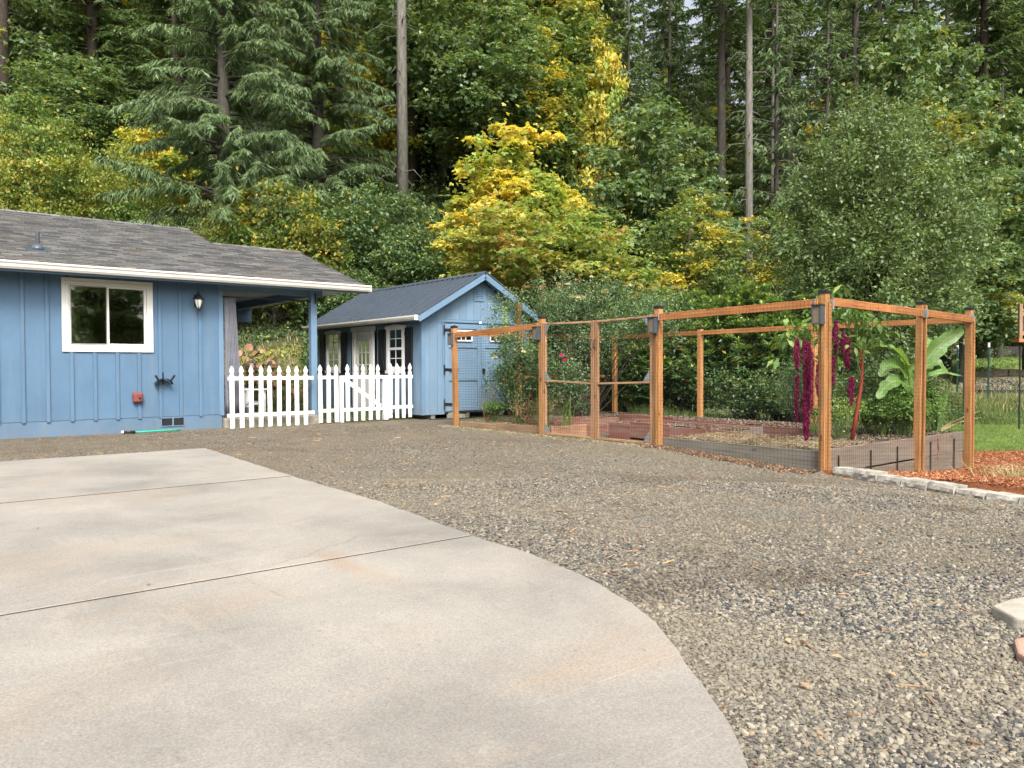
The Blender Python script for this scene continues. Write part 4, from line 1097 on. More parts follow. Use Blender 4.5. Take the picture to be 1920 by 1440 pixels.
# ---- lanterns on the posts
LN = ['black box lantern on the fence post nearest the shed', 'black box lantern on the post left of the double gate', 'black box lantern on the post right of the double gate', 'black box lantern on the front corner post by the stone blocks']
for i, (y, z) in enumerate(((12.74, 1.72), (10.14, 1.74), (7.50, 1.76), (4.93, 1.77))):
    t = thing('post_lantern', LN[i], 'lantern', (GX0 - .128 - (0 if i > 1 else -.03), y, z), 0, 'lanterns on the garden posts')
    ring(MB(), -.06, .06, -.11, .11, -.05, .045, .014).build('frame', M['grey_box'], t).rotation_euler = (0, 0, math.radians(90))
    MB().box(-.035, .035, -.045, .045, -.095, .095).build('lamp_glass', M['amber_glass'], t)
    MB().box(-.055, .055, -.065, .065, .11, .122).build('lid', M['black'], t)
    MB().box(.036, .06, -.05, .05, -.10, .11).build('back_plate', M['black'], t)

# ------------------------------------------------------------------ raised beds
def board(par, x0, x1, y0, y1, z0, z1, mat, **kw):
    o = MB().box(x0, x1, y0, y1, z0, z1).build('board', mat, par, bev=.005, **kw)
    o.rotation_euler = (0, rnd.uniform(-.004, .004), 0) if x1 - x0 < .1 else (rnd.uniform(-.003, .003), 0, 0)
    return o
def soil(par, x0, x1, y0, y1, z, name='soil'):
    nx, ny = max(4, int((x1 - x0) / .07)), max(4, int((y1 - y0) / .07))
    xs, ys = np.linspace(x0, x1, nx + 1), np.linspace(y0, y1, ny + 1); Xg, Yg = np.meshgrid(xs, ys)
    Zg = z + .012 * np.sin(Xg * 7 + Yg * 3) + .01 * np.sin(Yg * 11) + rs.normal(0, .009, Xg.shape)
    i = np.arange((nx + 1) * (ny + 1)).reshape(ny + 1, nx + 1)
    q = np.stack([i[:-1, :-1], i[:-1, 1:], i[1:, 1:], i[1:, :-1]], -1).reshape(-1, 4)
    return link(name, np_mesh(name, np.stack([Xg, Yg, Zg], -1).reshape(-1, 3), q, M['soil'], True), par, kind='stuff')
def clods(par, x0, x1, y0, y1, z, n, mat=None, smax=.05):
    s = rs.uniform(.012, smax, n); X = rs.uniform(x0, x1, n); Y = rs.uniform(y0, y1, n)
    scatter('clods', np.stack([X, Y, np.full(n, z) + .005], 1), rs.uniform(0, 6, (n, 3)), np.stack([s, s * .8, s * .6], 1), mat or M['soilclod'], sub=1, parent=par)
def straw_on(par, x0, x1, y0, y1, z, n):
    X = rs.uniform(x0, x1, n); Y = rs.uniform(y0, y1, n); l = rs.uniform(.04, .16, n)
    scatter('straw', np.stack([X, Y, z + rs.uniform(.0, .04, n)], 1), np.stack([rs.normal(0, .3, n), rs.normal(0, .35, n), rs.uniform(0, 6.28, n)], 1), np.stack([l, np.full(n, .004), np.full(n, .003)], 1), M['straw'], shape='cube', parent=par)
M['soilclod'] = mat_instance('soil_clods', [(0, (.035, .027, .02)), (.4, (.09, .068, .05)), (.8, (.155, .12, .09)), (1, (.26, .21, .155))])
T = .04
bed = thing('raised_bed', 'low narrow tan board bed with roses, in front of the shed doors', 'raised bed', (0, 0, 0))
x0 = 8.80
board(bed, x0, x0 + T, 11.5, 12.66, -.08, .12, M['tan_y']); board(bed, x0, x0 + T, 10.15, 11.494, -.08, .15, M['tan_y'])
for (a, b) in ((8.86, 9.28), (9.284, 9.70)): board(bed, a, b, 9.98, 10.02, -.14, .12, M['tan_x'])
board(bed, 9.66, 9.70, 10.025, 12.6, -.2, .10, M['tan_y'])
soil(bed, 8.84, 9.66, 10.02, 12.7, .06); straw_on(bed, 8.86, 9.64, 10.1, 12.5, .07, 900)
bed = thing('raised_bed', 'red stained U-shaped raised bed along the back and left of the garden', 'raised bed', (0, 0, 0))
for (a, b) in ((4.96, 6.6), (6.604, 8.3), (8.304, 9.9), (9.904, 11.35)):
    board(bed, 12.0, 12.04, a, b, -.05, .13, M['red_y']); board(bed, 12.002, 12.042, a, b, -.25, -.055, M['red_y'])
for (a, b) in ((10.2, 11.0), (11.004, 11.6), (11.604, 12.04)):
    board(bed, a, b, 11.36, 11.40, -.05, .13, M['red_x']); board(bed, a, b, 11.362, 11.402, -.25, -.055, M['red_x'])
soil(bed, 12.04, 13.0, 5.0, 12.7, .11); soil(bed, 10.2, 12.05, 11.4, 12.7, .112)
clods(bed, 12.05, 13.0, 5.0, 12.7, .12, 2600); clods(bed, 10.2, 12.0, 11.42, 12.7, .12, 900)
board(bed, 10.16, 10.2, 11.36, 12.7, -.2, .13, M['red_y'])
bed = thing('raised_bed', 'small red island bed with a grey end board in the middle of the garden', 'raised bed', (0, 0, 0))
for (a, b) in ((7.6, 9.0), (9.004, 9.95), (9.954, 10.5)): board(bed, 10.80, 10.84, a, b, -.18, .12, M['red_y'])
board(bed, 10.80, 11.12, 7.555, 7.595, -.18, .12, M['grey_x']); board(bed, 11.125, 11.50, 7.556, 7.596, -.18, .13, M['grey_x'])
board(bed, 11.46, 11.50, 7.6, 10.5, -.18, .12, M['red_y']); board(bed, 10.845, 11.455, 10.46, 10.5, -.18, .12, M['red_x'])
soil(bed, 10.84, 11.46, 7.6, 10.46, .09); clods(bed, 10.85, 11.46, 7.62, 10.45, .10, 900)
bed = thing('raised_bed', 'grey and brown two-board corner bed holding the amaranth and banana', 'raised bed', (0, 0, 0))
board(bed, 8.78, 8.82, 4.99, 7.44, -.25, .135, M['grey_y'])
board(bed, 8.825, 9.85, 7.40, 7.44, -.2, .125, M['tan_x']); board(bed, 9.81, 9.85, 6.45, 7.395, -.2, .12, M['red_y']); board(bed, 9.85, 12.0, 6.43, 6.47, -.2, .12, M['red_x'])
for (a, b) in ((8.83, 10.55), (10.554, 12.93)): board(bed, a, b, 4.97, 5.01, -.155, .14, M['grey_x'])
for (a, b) in ((8.83, 9.9), (9.904, 11.5), (11.504, 12.93)): board(bed, a, b, 4.975, 5.015, -.48, -.165, M['grey_x'])
for x in (9.16, 9.98, 10.72, 11.75, 12.55): MB().box(x, x + .013, 4.948, 4.962, -.5, .06 if x > 9.2 else .05).build('steel_stake', M['bark_dark'], bed)
soil(bed, 8.82, 9.82, 5.01, 7.4, .10); soil(bed, 9.8, 13.0, 5.012, 6.45, .102)
clods(bed, 8.84, 9.82, 5.03, 7.4, .11, 1100); clods(bed, 9.8, 12.0, 5.03, 6.4, .11, 1100); straw_on(bed, 8.84, 10.2, 5.05, 7.38, .115, 1500)

# ------------------------------------------------------------------ retaining blocks
M['block'] = mat_plain('concrete_retaining_block', (.27, .255, .22), .95, .5, 7, bmp=.9, bscale=35)
def rough_block(w=.30, d=.20, h=.13, seed=0):
    g = np.random.default_rng(seed); mb = MB()
    nx, nz = 8, 4
    # top slab flat, front face split and rough
    def P(i, k):
        x = -w / 2 + w * i / nx; z = h * k / nz
        bulge = .012 * math.sin(math.pi * k / nz) + g.normal(0, .006)
        return (x, -d / 2 - bulge if 0 < k < nz else -d / 2 + .008, z)
    grid = [[P(i, k) for i in range(nx + 1)] for k in range(nz + 1)]
    vs = [p for row in grid for p in row]; fs = []
    for k in range(nz):
        for i in range(nx): a = k * (nx + 1) + i; fs.append((a, a + 1, a + nx + 2, a + nx + 1))
    b0 = len(vs); tw = w / 2 - .02
    vs += [(-tw, d / 2, 0), (tw, d / 2, 0), (tw, d / 2, h), (-tw, d / 2, h)]
    top = [nz * (nx + 1) + i for i in range(nx + 1)]; bot = [i for i in range(nx + 1)]
    fs += [tuple(top + [b0 + 2, b0 + 3]), tuple(bot[::-1] + [b0, b0 + 1]), (b0, b0 + 3, b0 + 2, b0 + 1)]
    fs += [tuple([k * (nx + 1) for k in range(nz + 1)][::-1] + [b0, b0 + 3][::1]), tuple([k * (nx + 1) + nx for k in range(nz + 1)] + [b0 + 2, b0 + 1])]
    return mb.add(vs, fs).mesh('block', M['block'])
wall = thing('block_edging', 'row of rough pale concrete blocks edging the gravel beside the mulch', 'retaining edge', (8.6, 4.7, -.12))
BM = [rough_block(seed=k) for k in range(4)]
a = Vector((8.66, 4.66, 0)); dirv = (Vector((8.03, 2.50, 0)) - a); step = .315; dn = dirv.normalized()
for i in range(13):
    p = a + dn * (step * i + .14); 
    z = -.12 + .012 * math.sin(i * 2.1) - .004 * i
    o = link('block', BM[i % 4], wall, (p.x - 8.6, p.y - 4.7, z + .12 - .03), (rnd.uniform(-.03, .03), rnd.uniform(-.03, .03), math.atan2(dn.y, dn.x) + math.pi * 0 + rnd.uniform(-.06, .06)))
    # rough face towards the gravel
    o.rotation_euler.z += 0
# flat stones at the right edge
M['flag'] = mat_plain('flagstone_top', (.30, .275, .23), .9, .2, 7, bmp=.7, bscale=30)
M['paver'] = mat_plain('pink_paver', (.33, .21, .16), .9, .15, 7, bmp=.5, bscale=60)
def flag(name, pts, z0, z1, mat, label):
    c = MB().prism([(x, y, z0) for x, y in pts], (0, 0, z1 - z0)).build(name, mat, label=label, cat='stone'); bevel(c, .012, 2); return c
f1 = [gp(1863, 1146), gp(1895, 1134), gp(1945, 1125), gp(2010, 1150), gp(1960, 1180), gp(1905, 1168)]
flag('flagstone', f1, -.03, .052, M['flag'], 'grey flagstone with broken dark edge at the right side of the gravel')
f2 = [gp(1905, 1203), gp(1960, 1190), gp(2010, 1215), gp(1960, 1260), gp(1912, 1228)]
flag('paver', f2, -.02, .035, M['paver'], 'pinkish paver below the grey flagstone at the right side')
# ------------------------------------------------------------------ foliage generators
def unit(a): return a / np.maximum(np.linalg.norm(a, axis=-1, keepdims=True), 1e-9)
def leaf_mesh_arrays(P, Dr, Nm, L, W, lobes=1, fold=.12):
    """rhombic leaves, folded on the midrib; lobes=3 gives a maple-like hand joined at the stalk"""
    Dr = unit(Dr); S = unit(np.cross(Dr, Nm)); Nn = unit(np.cross(S, Dr))
    n = len(P); L = np.broadcast_to(L, (n,))[:, None]; W = np.broadcast_to(W, (n,))[:, None]
    def rh(d, s, k):
        mid = P + d * L * .48 * k
        return [mid + s * W * .5 * k + Nn * W * fold, P + d * L * k - Nn * L * .10, mid - s * W * .5 * k + Nn * W * fold]
    if lobes == 1:
        V = np.stack([P] + rh(Dr, S, 1), 1); base = np.arange(n)[:, None] * 4
        F_ = base + np.array([[0, 1, 2, 3]])
    else:
        parts = [P]; fs = []
        for i, (an, k) in enumerate(((0, 1.0), (1.0, .82), (-1.0, .82))):
            d = Dr * math.cos(an) + S * math.sin(an); s = S * math.cos(an) - Dr * math.sin(an)
            parts += rh(d, s, k); fs.append([0, 1 + 3 * i, 2 + 3 * i, 3 + 3 * i])
        V = np.stack(parts, 1); base = np.arange(n)[:, None] * 10
        F_ = np.concatenate([base + np.array([f]) for f in fs])
    return V.reshape(-1, 3), F_
class Cloud:
    def __init__(s): s.V = []; s.F = []; s.n = 0
    def add(s, V, Fa):
        s.V.append(V); s.F.append(Fa + s.n); s.n += len(V)
    def mesh(s, name, mat):
        ks = {}
        for f in s.F: ks.setdefault(f.shape[1], []).append(f)
        return np_mesh(name, np.concatenate(s.V), [np.concatenate(v) for v in ks.values()], mat)

def clump_leaves(cl, C, R, per, L, W, g, lobes=1, flat=.55, droop=.35, axis_c=None, updraft=.8):
    """per leaves in each flattened clump (centre C, radius R)"""
    n = len(C) * per
    idx = np.repeat(np.arange(len(C)), per)
    u = unit(g.normal(size=(n, 3))); r = g.random(n) ** .45
    u[:, 2] = np.where(g.random(n) < .65, np.abs(u[:, 2]), u[:, 2])
    off = u * r[:, None] * R[idx][:, None]; off[:, 2] *= flat
    P = C[idx] + off
    out = unit(off * np.array([1, 1, .4]) + 1e-6) + g.normal(0, .45, (n, 3)); out[:, 2] -= droop
    Nm = unit(np.array([0, 0, 1.]) * updraft + u * .7 + g.normal(0, .35, (n, 3)))
    l = L * g.uniform(.65, 1.25, n)
    cl.add(*leaf_mesh_arrays(P, out, Nm, l, l * (W / L), lobes))

def crown_centres(ells, n, g, shell=.55):
    """clump centres in a union of ellipsoids, biased to the outside"""
    out = []; w = np.array([e[3] * e[4] + e[4] * e[5] + e[3] * e[5] for e in ells]); w = w / w.sum()
    while len(out) < n:
        e = ells[g.choice(len(ells), p=w)]
        u = unit(g.normal(size=3)); r = (shell + (1 - shell) * g.random()) if g.random() < .8 else g.random() * shell
        p = np.array(e[:3]) + u * r * np.array(e[3:6]) * g.uniform(.9, 1.08)
        if p[2] < .3: continue
        inside = False
        for f in ells:
            if f is e: continue
            if np.sum(((p - np.array(f[:3])) / np.array(f[3:6])) ** 2) < .35: inside = True
        if not inside or g.random() < .15: out.append(p)
    return np.array(out)

def limb_mesh(mb, C, g, trunk_h, r0, base=(0, 0, 0), nl=60, trunk_top=None, lean=(0, 0)):
    top = trunk_top or C[:, 2].max() * .9
    def axis_at(z): t = z / top; return Vector((lean[0] * t + .12 * math.sin(z * .9), lean[1] * t + .1 * math.sin(z * 1.2 + 1), z))
    pts = [axis_at(top * t) for t in np.linspace(0, 1, 9)]
    mb.tube(pts, [r0 * (1 - .88 * t) * (1.25 if t == 0 else 1) for t in np.linspace(0, 1, 9)], 8)
    sel = g.choice(len(C), min(nl, len(C)), replace=False)
    for i in sel:
        c = Vector(C[i]); z0 = max(trunk_h * .6, min(top * .92, c.z - .55 * math.hypot(c.x, c.y)))
        a = axis_at(z0); L = (c - a).length
        m1 = a.lerp(c, .4) + Vector((0, 0, L * .10)) + Vector(g.normal(0, L * .05, 3)); m2 = a.lerp(c, .75) + Vector((0, 0, L * .07)) + Vector(g.normal(0, L * .04, 3))
        rr = r0 * .30 * (1 - z0 / top * .6) * min(1, L / 3 + .3)
        mb.tube([a, m1, m2, c], [rr, rr * .65, rr * .35, rr * .12], 5, cap=False)

def broadleaf(name, ells, nclump, rclump, per, L, W, seed, mat, lobes=3, trunk_h=2, r0=.18, flat=.55, droop=.35, nl=60, barkmat=None, shell=.55, shoots=0):
    g = np.random.default_rng(seed)
    C = crown_centres(ells, nclump, g, shell)
    cl = Cloud(); R = rclump * g.uniform(.6, 1.35, len(C))
    clump_leaves(cl, C, R, per, L, W, g, lobes, flat, droop)
    # a looser veil of single leaves so that outlines stay ragged
    idx = g.integers(0, len(C), int(nclump * per * .18)); P = C[idx] + g.normal(0, rclump * .75, (len(idx), 3))
    l = L * g.uniform(.6, 1.1, len(idx))
    dr = g.normal(0, 1, (len(idx), 3)); dr[:, 2] -= .5
    cl.add(*leaf_mesh_arrays(P, dr, unit(g.normal(0, .6, (len(idx), 3)) + np.array([0, 0, 1.])), l, l * W / L, lobes))
    mb = MB(); limb_mesh(mb, C, g, trunk_h, r0, nl=nl)
    if shoots:
        top = C[np.argsort(-C[:, 2])[:shoots * 4]]; top = top[g.choice(len(top), shoots, replace=False)]
        for p in top:
            h = g.uniform(.5, 1.3); d = unit(np.array([g.normal(0, .25), g.normal(0, .25), 1.]))
            mb.tube([Vector(p), Vector(p + d * h)], [.012, .004], 4, cap=False)
            k = int(h * 38); t = g.random(k)[:, None]; Q = p + d * h * t
            dr = g.normal(0, 1, (k, 3)); dr[:, 2] = np.abs(dr[:, 2]) * .6 + .2
            l = L * g.uniform(.7, 1.1, k); cl.add(*leaf_mesh_arrays(Q, dr, g.normal(0, 1, (k, 3)), l, l * W / L, lobes))
    return (mb.mesh(name + '_trunk', barkmat or M['bark'], True), cl.mesh(name + '_crown', mat))

def conifer(name, H, h0, Rm, seed, mat, spacing=.5, per_whorl=6, twigs=46, spray=.5, sw=.05, droop=.35, hang=.5, r0=.28, bark=None, shape=.8, nneedle=4, rise=.1, bare_twigs=0):
    g = np.random.default_rng(seed); cl = Cloud(); mb = MB()
    mb.tube([(0, 0, -1.0), (0, 0, H * .3), (.03, .02, H * .65), (0, 0, H)], [r0 * 1.15, r0 * .85, r0 * .5, .02], 10)
    h = h0
    PT, DT, LT = [], [], []
    while h < H - .3:
        t = (h - h0) / (H - h0); Lb = Rm * (1 - t) ** shape * (.55 + .45 * min(1, (h - h0) / (H * .08) + .4)) + .25
        for b in range(per_whorl):
            a = g.uniform(0, 2 * math.pi); L = Lb * g.uniform(.6, 1.12); hh = h + g.uniform(-.25, .25)
            d = np.array([math.cos(a), math.sin(a)]); up = rise * g.uniform(.3, 1.6); dr = droop * g.uniform(.6, 1.3)
            s = np.linspace(0, 1, 5)
            pts = np.stack([d[0] * L * s, d[1] * L * s, hh + L * (up * s - dr * s ** 2 + .12 * s ** 3)], 1)
            pts[1:, :2] += g.normal(0, .04 * L, (4, 2))
            mb.tube([Vector(p) for p in pts], [.018 + L * .012, .012 + L * .008, .012, .008, .004], 4, cap=False)
            nt_ = int(twigs * L / Rm * 1.0) + 6
            ts = g.uniform(.12, 1.0, nt_) ** .8
            base = np.stack([np.interp(ts, s, pts[:, k]) for k in range(3)], 1)
            side = np.where(g.random(nt_) < .5, 1, -1)[:, None] * np.array([[-d[1], d[0], 0]])
            wv_ = (1 - ts)[:, None] * .9 + .25
            dv = side * wv_ * g.uniform(.5, 1.1, (nt_, 1)) + np.array([[d[0], d[1], 0]]) * .55 + np.stack([g.normal(0, .15, nt_), g.normal(0, .15, nt_), -hang * g.uniform(.2, 1.4, nt_)], 1)
            PT.append(base); DT.append(unit(dv)); LT.append(spray * g.uniform(.6, 1.3, nt_) * (1 - .35 * ts) * (.6 + .4 * L / Rm))
        h += spacing * g.uniform(.75, 1.25)
    P = np.concatenate(PT); Dv = np.concatenate(DT); Lt = np.concatenate(LT)
    # each twig: a feather of thin pointed blades along its length
    n = len(P); k = nneedle
    up = np.array([0, 0, 1.]); S = unit(np.cross(Dv, up + g.normal(0, .3, (n, 3))))
    for j in range(k):
        f = j / k; st = P + Dv * Lt[:, None] * f * .8
        an = (1 if j % 2 else -1) * g.uniform(.35, .95, n)[:, None]
        dd = unit(Dv * np.cos(an) + S * np.sin(an) + np.array([0, 0, -.25 * hang])) if j else Dv
        ll = Lt * (.95 if j == 0 else .55) * g.uniform(.8, 1.2, n)
        w = sw * g.uniform(.7, 1.3, n)
        S2 = unit(np.cross(dd, up + g.normal(0, .5, (n, 3))))
        V = np.stack([st - S2 * w[:, None] * .5, st + S2 * w[:, None] * .5, st + dd * ll[:, None]], 1)
        cl.add(V.reshape(-1, 3), np.arange(n)[:, None] * 3 + np.array([[0, 1, 2]]))
    for _ in range(bare_twigs):
        z = g.uniform(H * .08, h0 + .5); a = g.uniform(0, 6.28); L = g.uniform(.5, 1.8)
        mb.tube([(0, 0, z), (math.cos(a) * L * .6, math.sin(a) * L * .6, z - .05), (math.cos(a) * L, math.sin(a) * L, z - .35 * L)], [.025, .015, .005], 4, cap=False)
    return (mb.mesh(name + '_trunk', bark or M['bark'], True), cl.mesh(name + '_crown', mat))

# leaf materials
M['fir'] = mat_leaf('fir_needles', [(0, (.060, .108, .040)), (.5, (.092, .150, .055)), (1, (.145, .205, .075))], .3, .25)
M['spruce'] = mat_leaf('spruce_needles', [(0, (.078, .135, .058)), (.5, (.125, .19, .085)), (1, (.18, .255, .115))], .3, .3)
M['maple_g'] = mat_leaf('maple_leaf_green', [(0, (.070, .13, .052)), (.45, (.110, .182, .074)), (.85, (.16, .24, .105)), (1, (.28, .30, .08))], .38, .45, patch=[((.40, .36, .06), .33, .59, .71)])
M['maple_mix'] = mat_leaf('maple_leaf_turning', [(0, (.08, .15, .052)), (.6, (.13, .22, .075)), (1, (.30, .33, .09))], .42, .35, patch=[((.54, .44, .06), .30, .50, .62)])
M['maple_y'] = mat_leaf('maple_leaf_yellow', [(0, (.44, .46, .09)), (.5, (.60, .55, .12)), (.88, (.62, .48, .09)), (1, (.52, .30, .07))], .45, .25, patch=[((.19, .31, .08), .5, .46, .55), ((.58, .38, .09), 1.1, .62, .70)])
M['jmaple'] = mat_leaf('small_maple_leaf_orange_green', [(0, (.22, .31, .08)), (.55, (.32, .37, .10)), (.88, (.44, .37, .11)), (1, (.46, .22, .09))], .45, .2, patch=[((.17, .27, .08), .5, .43, .54), ((.48, .29, .12), 1.0, .58, .68)])
M['pear'] = mat_leaf('pear_leaf', [(0, (.085, .140, .056)), (.5, (.125, .190, .082)), (.96, (.18, .25, .115)), (1, (.27, .28, .10))], .32, .3, rough=.45)
M['vine_y'] = mat_leaf('vine_maple_leaf', [(0, (.12, .20, .05)), (.45, (.22, .28, .07)), (.85, (.40, .38, .08)), (1, (.42, .25, .08))], .4, .25, patch=[((.09, .17, .05), .35, .44, .58)])
M['shrub_g'] = mat_leaf('shrub_leaf_green', [(0, (.050, .100, .042)), (.5, (.082, .145, .060)), (.92, (.135, .205, .085)), (1, (.38, .34, .07))], .33, .4)
M['shrub_y'] = mat_leaf('shrub_leaf_olive', [(0, (0.083, 0.142, 0.035)), (.5, (0.165, 0.212, 0.047)), (.85, (0.378, 0.319, 0.053)), (1, (0.496, 0.307, 0.059))], .4, .3, patch=[((0.071, 0.130, 0.035), .6, .45, .58)])
M['rhodo'] = mat_leaf('rhododendron_leaf', [(0, (.05, .11, .04)), (.55, (.085, .165, .055)), (.97, (.15, .24, .075)), (.98, (.50, .32, .05)), (1, (.40, .18, .04))], .25, .6, rough=.3)
M['rhodo_new'] = mat_leaf('rhododendron_new_leaf', [(0, (0.177, 0.283, 0.071)), (1, (0.307, 0.401, 0.106))], .25, .5, rough=.35)
M['rose'] = mat_leaf('rose_leaf', [(0, (0.053, 0.112, 0.053)), (.6, (0.094, 0.171, 0.077)), (.92, (0.153, 0.224, 0.094)), (1, (0.295, 0.142, 0.071))], .3, .45)
M['rose_tall'] = mat_leaf('climbing_rose_leaf', [(0, (0.071, 0.136, 0.071)), (.6, (0.118, 0.195, 0.100)), (1, (0.201, 0.271, 0.130))], .3, .4)
M['seed'] = mat_leaf('dry_flower_head', [(0, (.32, .20, .11)), (1, (.50, .36, .22))], .3, .2)
M['dry'] = mat_leaf('dry_grass', [(0, (.22, .19, .09)), (.6, (.42, .35, .19)), (1, (.56, .48, .30))], .3, .2)
M['grass'] = mat_leaf('grass_blade', [(0, (.10, .17, .045)), (.6, (.17, .25, .07)), (1, (.27, .33, .12))], .4, .25)
M['grass_t'] = mat_leaf('tall_grass_blade', [(0, (0.059, 0.118, 0.035)), (.6, (0.118, 0.201, 0.059)), (1, (0.283, 0.260, 0.130))], .35, .25)
M['zin'] = mat_leaf('garden_shrub_leaf', [(0, (.07, .15, .04)), (.5, (.12, .22, .06)), (.9, (.19, .30, .09)), (1, (.30, .36, .11))], .38, .35)
M['banana'] = mat_leaf('banana_leaf', [(0, (.15, .29, .08)), (1, (.21, .36, .11))], .45, .5, rough=.35)
M['tassel'] = mat_leaf('crimson_tassel', [(0, (.10, .005, .035)), (.5, (.17, .009, .058)), (1, (.25, .02, .085))], .15, .1)
M['white_rose'] = mat_leaf('white_petal', [(0, (.70, .68, .58)), (1, (.80, .78, .70))], .3, .3)
M['pink'] = mat_leaf('magenta_petal', [(0, (.5, .02, .16)), (1, (.65, .05, .3))], .3, .3)
M['purple'] = mat_leaf('violet_petal', [(0, (.30, .03, .40)), (1, (.4, .06, .5))], .3, .3)

# prototypes ---------------------------------------------------------
PR = {}
PR['maple_a'] = broadleaf('maple', [(0, 0, 6.5, 3.2, 3.2, 3.6), (1.4, .5, 4.4, 2.6, 2.4, 2.4), (-1.6, -.6, 4.8, 2.5, 2.5, 2.6)], 340, .60, 60, .165, .105, 21, M['maple_g'], 3, 2.2, .2, droop=.5)
PR['maple_b'] = broadleaf('maple', [(0, 0, 8.0, 3.6, 3.6, 5.2), (1.2, 1.2, 4.6, 2.8, 2.6, 3.0), (-1.4, .2, 5.8, 2.8, 2.8, 3.2)], 370, .64, 58, .17, .11, 22, M['maple_mix'], 3, 2.2, .22, droop=.5)
PR['maple_y'] = broadleaf('maple', [(0, 0, 4.9, 1.55, 1.55, 1.9), (.35, 0, 3.3, 2.35, 2.1, 1.75), (-.9, .2, 2.6, 1.9, 1.8, 1.5), (1.1, 0, 2.5, 1.7, 1.7, 1.4)], 205, .40, 80, .14, .095, 23, M['maple_y'], 3, 1.4, .12, droop=.55, shell=.7)
PR['jmaple'] = broadleaf('maple', [(-1.2, 0, 2.9, 1.9, 1.6, 1.15), (1.0, .3, 2.6, 1.8, 1.6, 1.1), (2.2, .2, 1.9, 1.35, 1.3, .85), (-.2, 0, 3.3, 1.3, 1.3, .9)], 300, .36, 90, .085, .05, 24, M['jmaple'], 3, .8, .09, droop=.3, nl=110, barkmat=M['bark_dark'], flat=.4)
PR['pear'] = broadleaf('fruit_tree', [(0, 0, 3.6, 2.75, 2.6, 2.5), (.2, 0, 5.0, 1.9, 1.9, 1.75), (-1.3, 0, 2.3, 1.7, 1.7, 1.6), (1.5, .2, 2.5, 1.8, 1.7, 1.7)], 720, .38, 92, .095, .055, 25, M['pear'], 1, 1.0, .14, droop=.1, nl=170, barkmat=M['bark_dark'], flat=.9, shoots=34, shell=.62)
PR['vine'] = broadleaf('shrub', [(0, 0, 2.4, 3.0, 2.6, 2.0), (1.7, 0, 1.8, 2.0, 1.8, 1.5), (-1.9, 0, 2.0, 2.0, 1.8, 1.6)], 330, .42, 62, .105, .075, 26, M['vine_y'], 1, .6, .07, droop=.3, flat=.5)
PR['shrub_g'] = broadleaf('shrub', [(0, 0, 1.5, 2.0, 1.8, 1.4), (1.1, 0, 1.2, 1.4, 1.3, 1.0)], 210, .36, 60, .11, .075, 27, M['shrub_g'], 1, .4, .05, droop=.3, flat=.6)
PR['shrub_y'] = broadleaf('shrub', [(0, 0, 1.6, 2.0, 1.8, 1.5), (-1.1, 0, 1.2, 1.4, 1.3, 1.0)], 210, .36, 60, .11, .07, 28, M['shrub_y'], 1, .4, .05, droop=.3, flat=.6)
PR['spruce'] = conifer('spruce', 21, 2.2, 4.3, 31, M['spruce'], .50, 7, 115, .62, .045, .5, 1.25, .30, nneedle=8, rise=.32)
PR['fir_a'] = conifer('fir', 27, 2.0, 3.9, 32, M['fir'], .62, 7, 60, .60, .07, .30, .5, .32, bark=M['bark_dark'], nneedle=5, bare_twigs=10)
PR['fir_b'] = conifer('fir', 31, 9.0, 3.8, 33, M['fir'], .70, 6, 40, .66, .085, .34, .7, .34, bark=M['bark_dark'], nneedle=4, bare_twigs=26)
PR['tall'] = conifer('fir', 34, 15.5, 3.2, 34, M['fir'], .8, 5, 36, .6, .075, .25, .4, .25, bark=M['bark_pale'], nneedle=4, bare_twigs=30)
PR['young'] = conifer('fir', 12, .6, 2.6, 35, M['spruce'], .42, 6, 44, .45, .05, .25, .45, .15, nneedle=4, rise=.25)

CH = {}
def crown_h(proto):
    if proto not in CH:
        me = PR[proto][1]; a = np.zeros(len(me.vertices) * 3, np.float32); me.vertices.foreach_get('co', a); CH[proto] = float(np.quantile(a[2::3], .998))
    return CH[proto]
def tree(proto, name, label, cat, px, D, rot=0.0, s=1.0, sz=None, group=None, dz=-.1, mat=None, tmat=None, trunkname='trunk', top=None):
    X, Y = at(px, D)
    if top is not None: sz = (zat(top, D, px) - gz(X, Y) - dz) / crown_h(proto)
    t = thing(name, label, cat, (X, Y, gz(X, Y) + dz), rot, group)
    tr, cr = PR[proto]
    t.scale = (s, s, sz or s)
    a = link(trunkname, tr, t); b = link('crown', cr, t)
    if mat is not None:
        b.material_slots[0].link = 'OBJECT'; b.material_slots[0].material = mat
    if tmat is not None:
        a.material_slots[0].link = 'OBJECT'; a.material_slots[0].material = tmat
    return t

# the foreground trees one by one
tree('spruce', 'spruce_tree', 'large drooping grey-green spruce left of centre, rising behind the blue house roof', 'conifer', 425, 29, .4, 1.0)
tree('spruce', 'spruce_tree', 'paler drooping spruce just right of the large one, beside the tall bare trunk', 'conifer', 600, 35, 2.2, 1.0)
tree('vine', 'vine_maple', 'wide yellow-green vine maple at the left edge above the house roof', 'tree', 50, 31, .3, 1.25, top=190)
tree('vine', 'vine_maple', 'yellow vine maple between the left edge thicket and the large spruce', 'tree', 185, 32, 2.0, 1.0, top=260)
tree('vine', 'shrub', 'yellowing shrub growing just above the low porch roof ridge', 'shrub', 400, 26.5, .2, .62, top=385, mat=M['shrub_y'])
tree('shrub_y', 'shrub', 'olive shrub with yellow tips left of the bare trunk', 'shrub', 520, 26.6, 2.4, 1.25, top=340)
tree('shrub_g', 'shrub', 'dark green shrub under the large spruce behind the roof', 'shrub', 300, 28.5, 1.2, 1.2)
tree('shrub_g', 'shrub', 'dense green shrub above the right end of the porch roof', 'shrub', 610, 28, .6, 1.3)
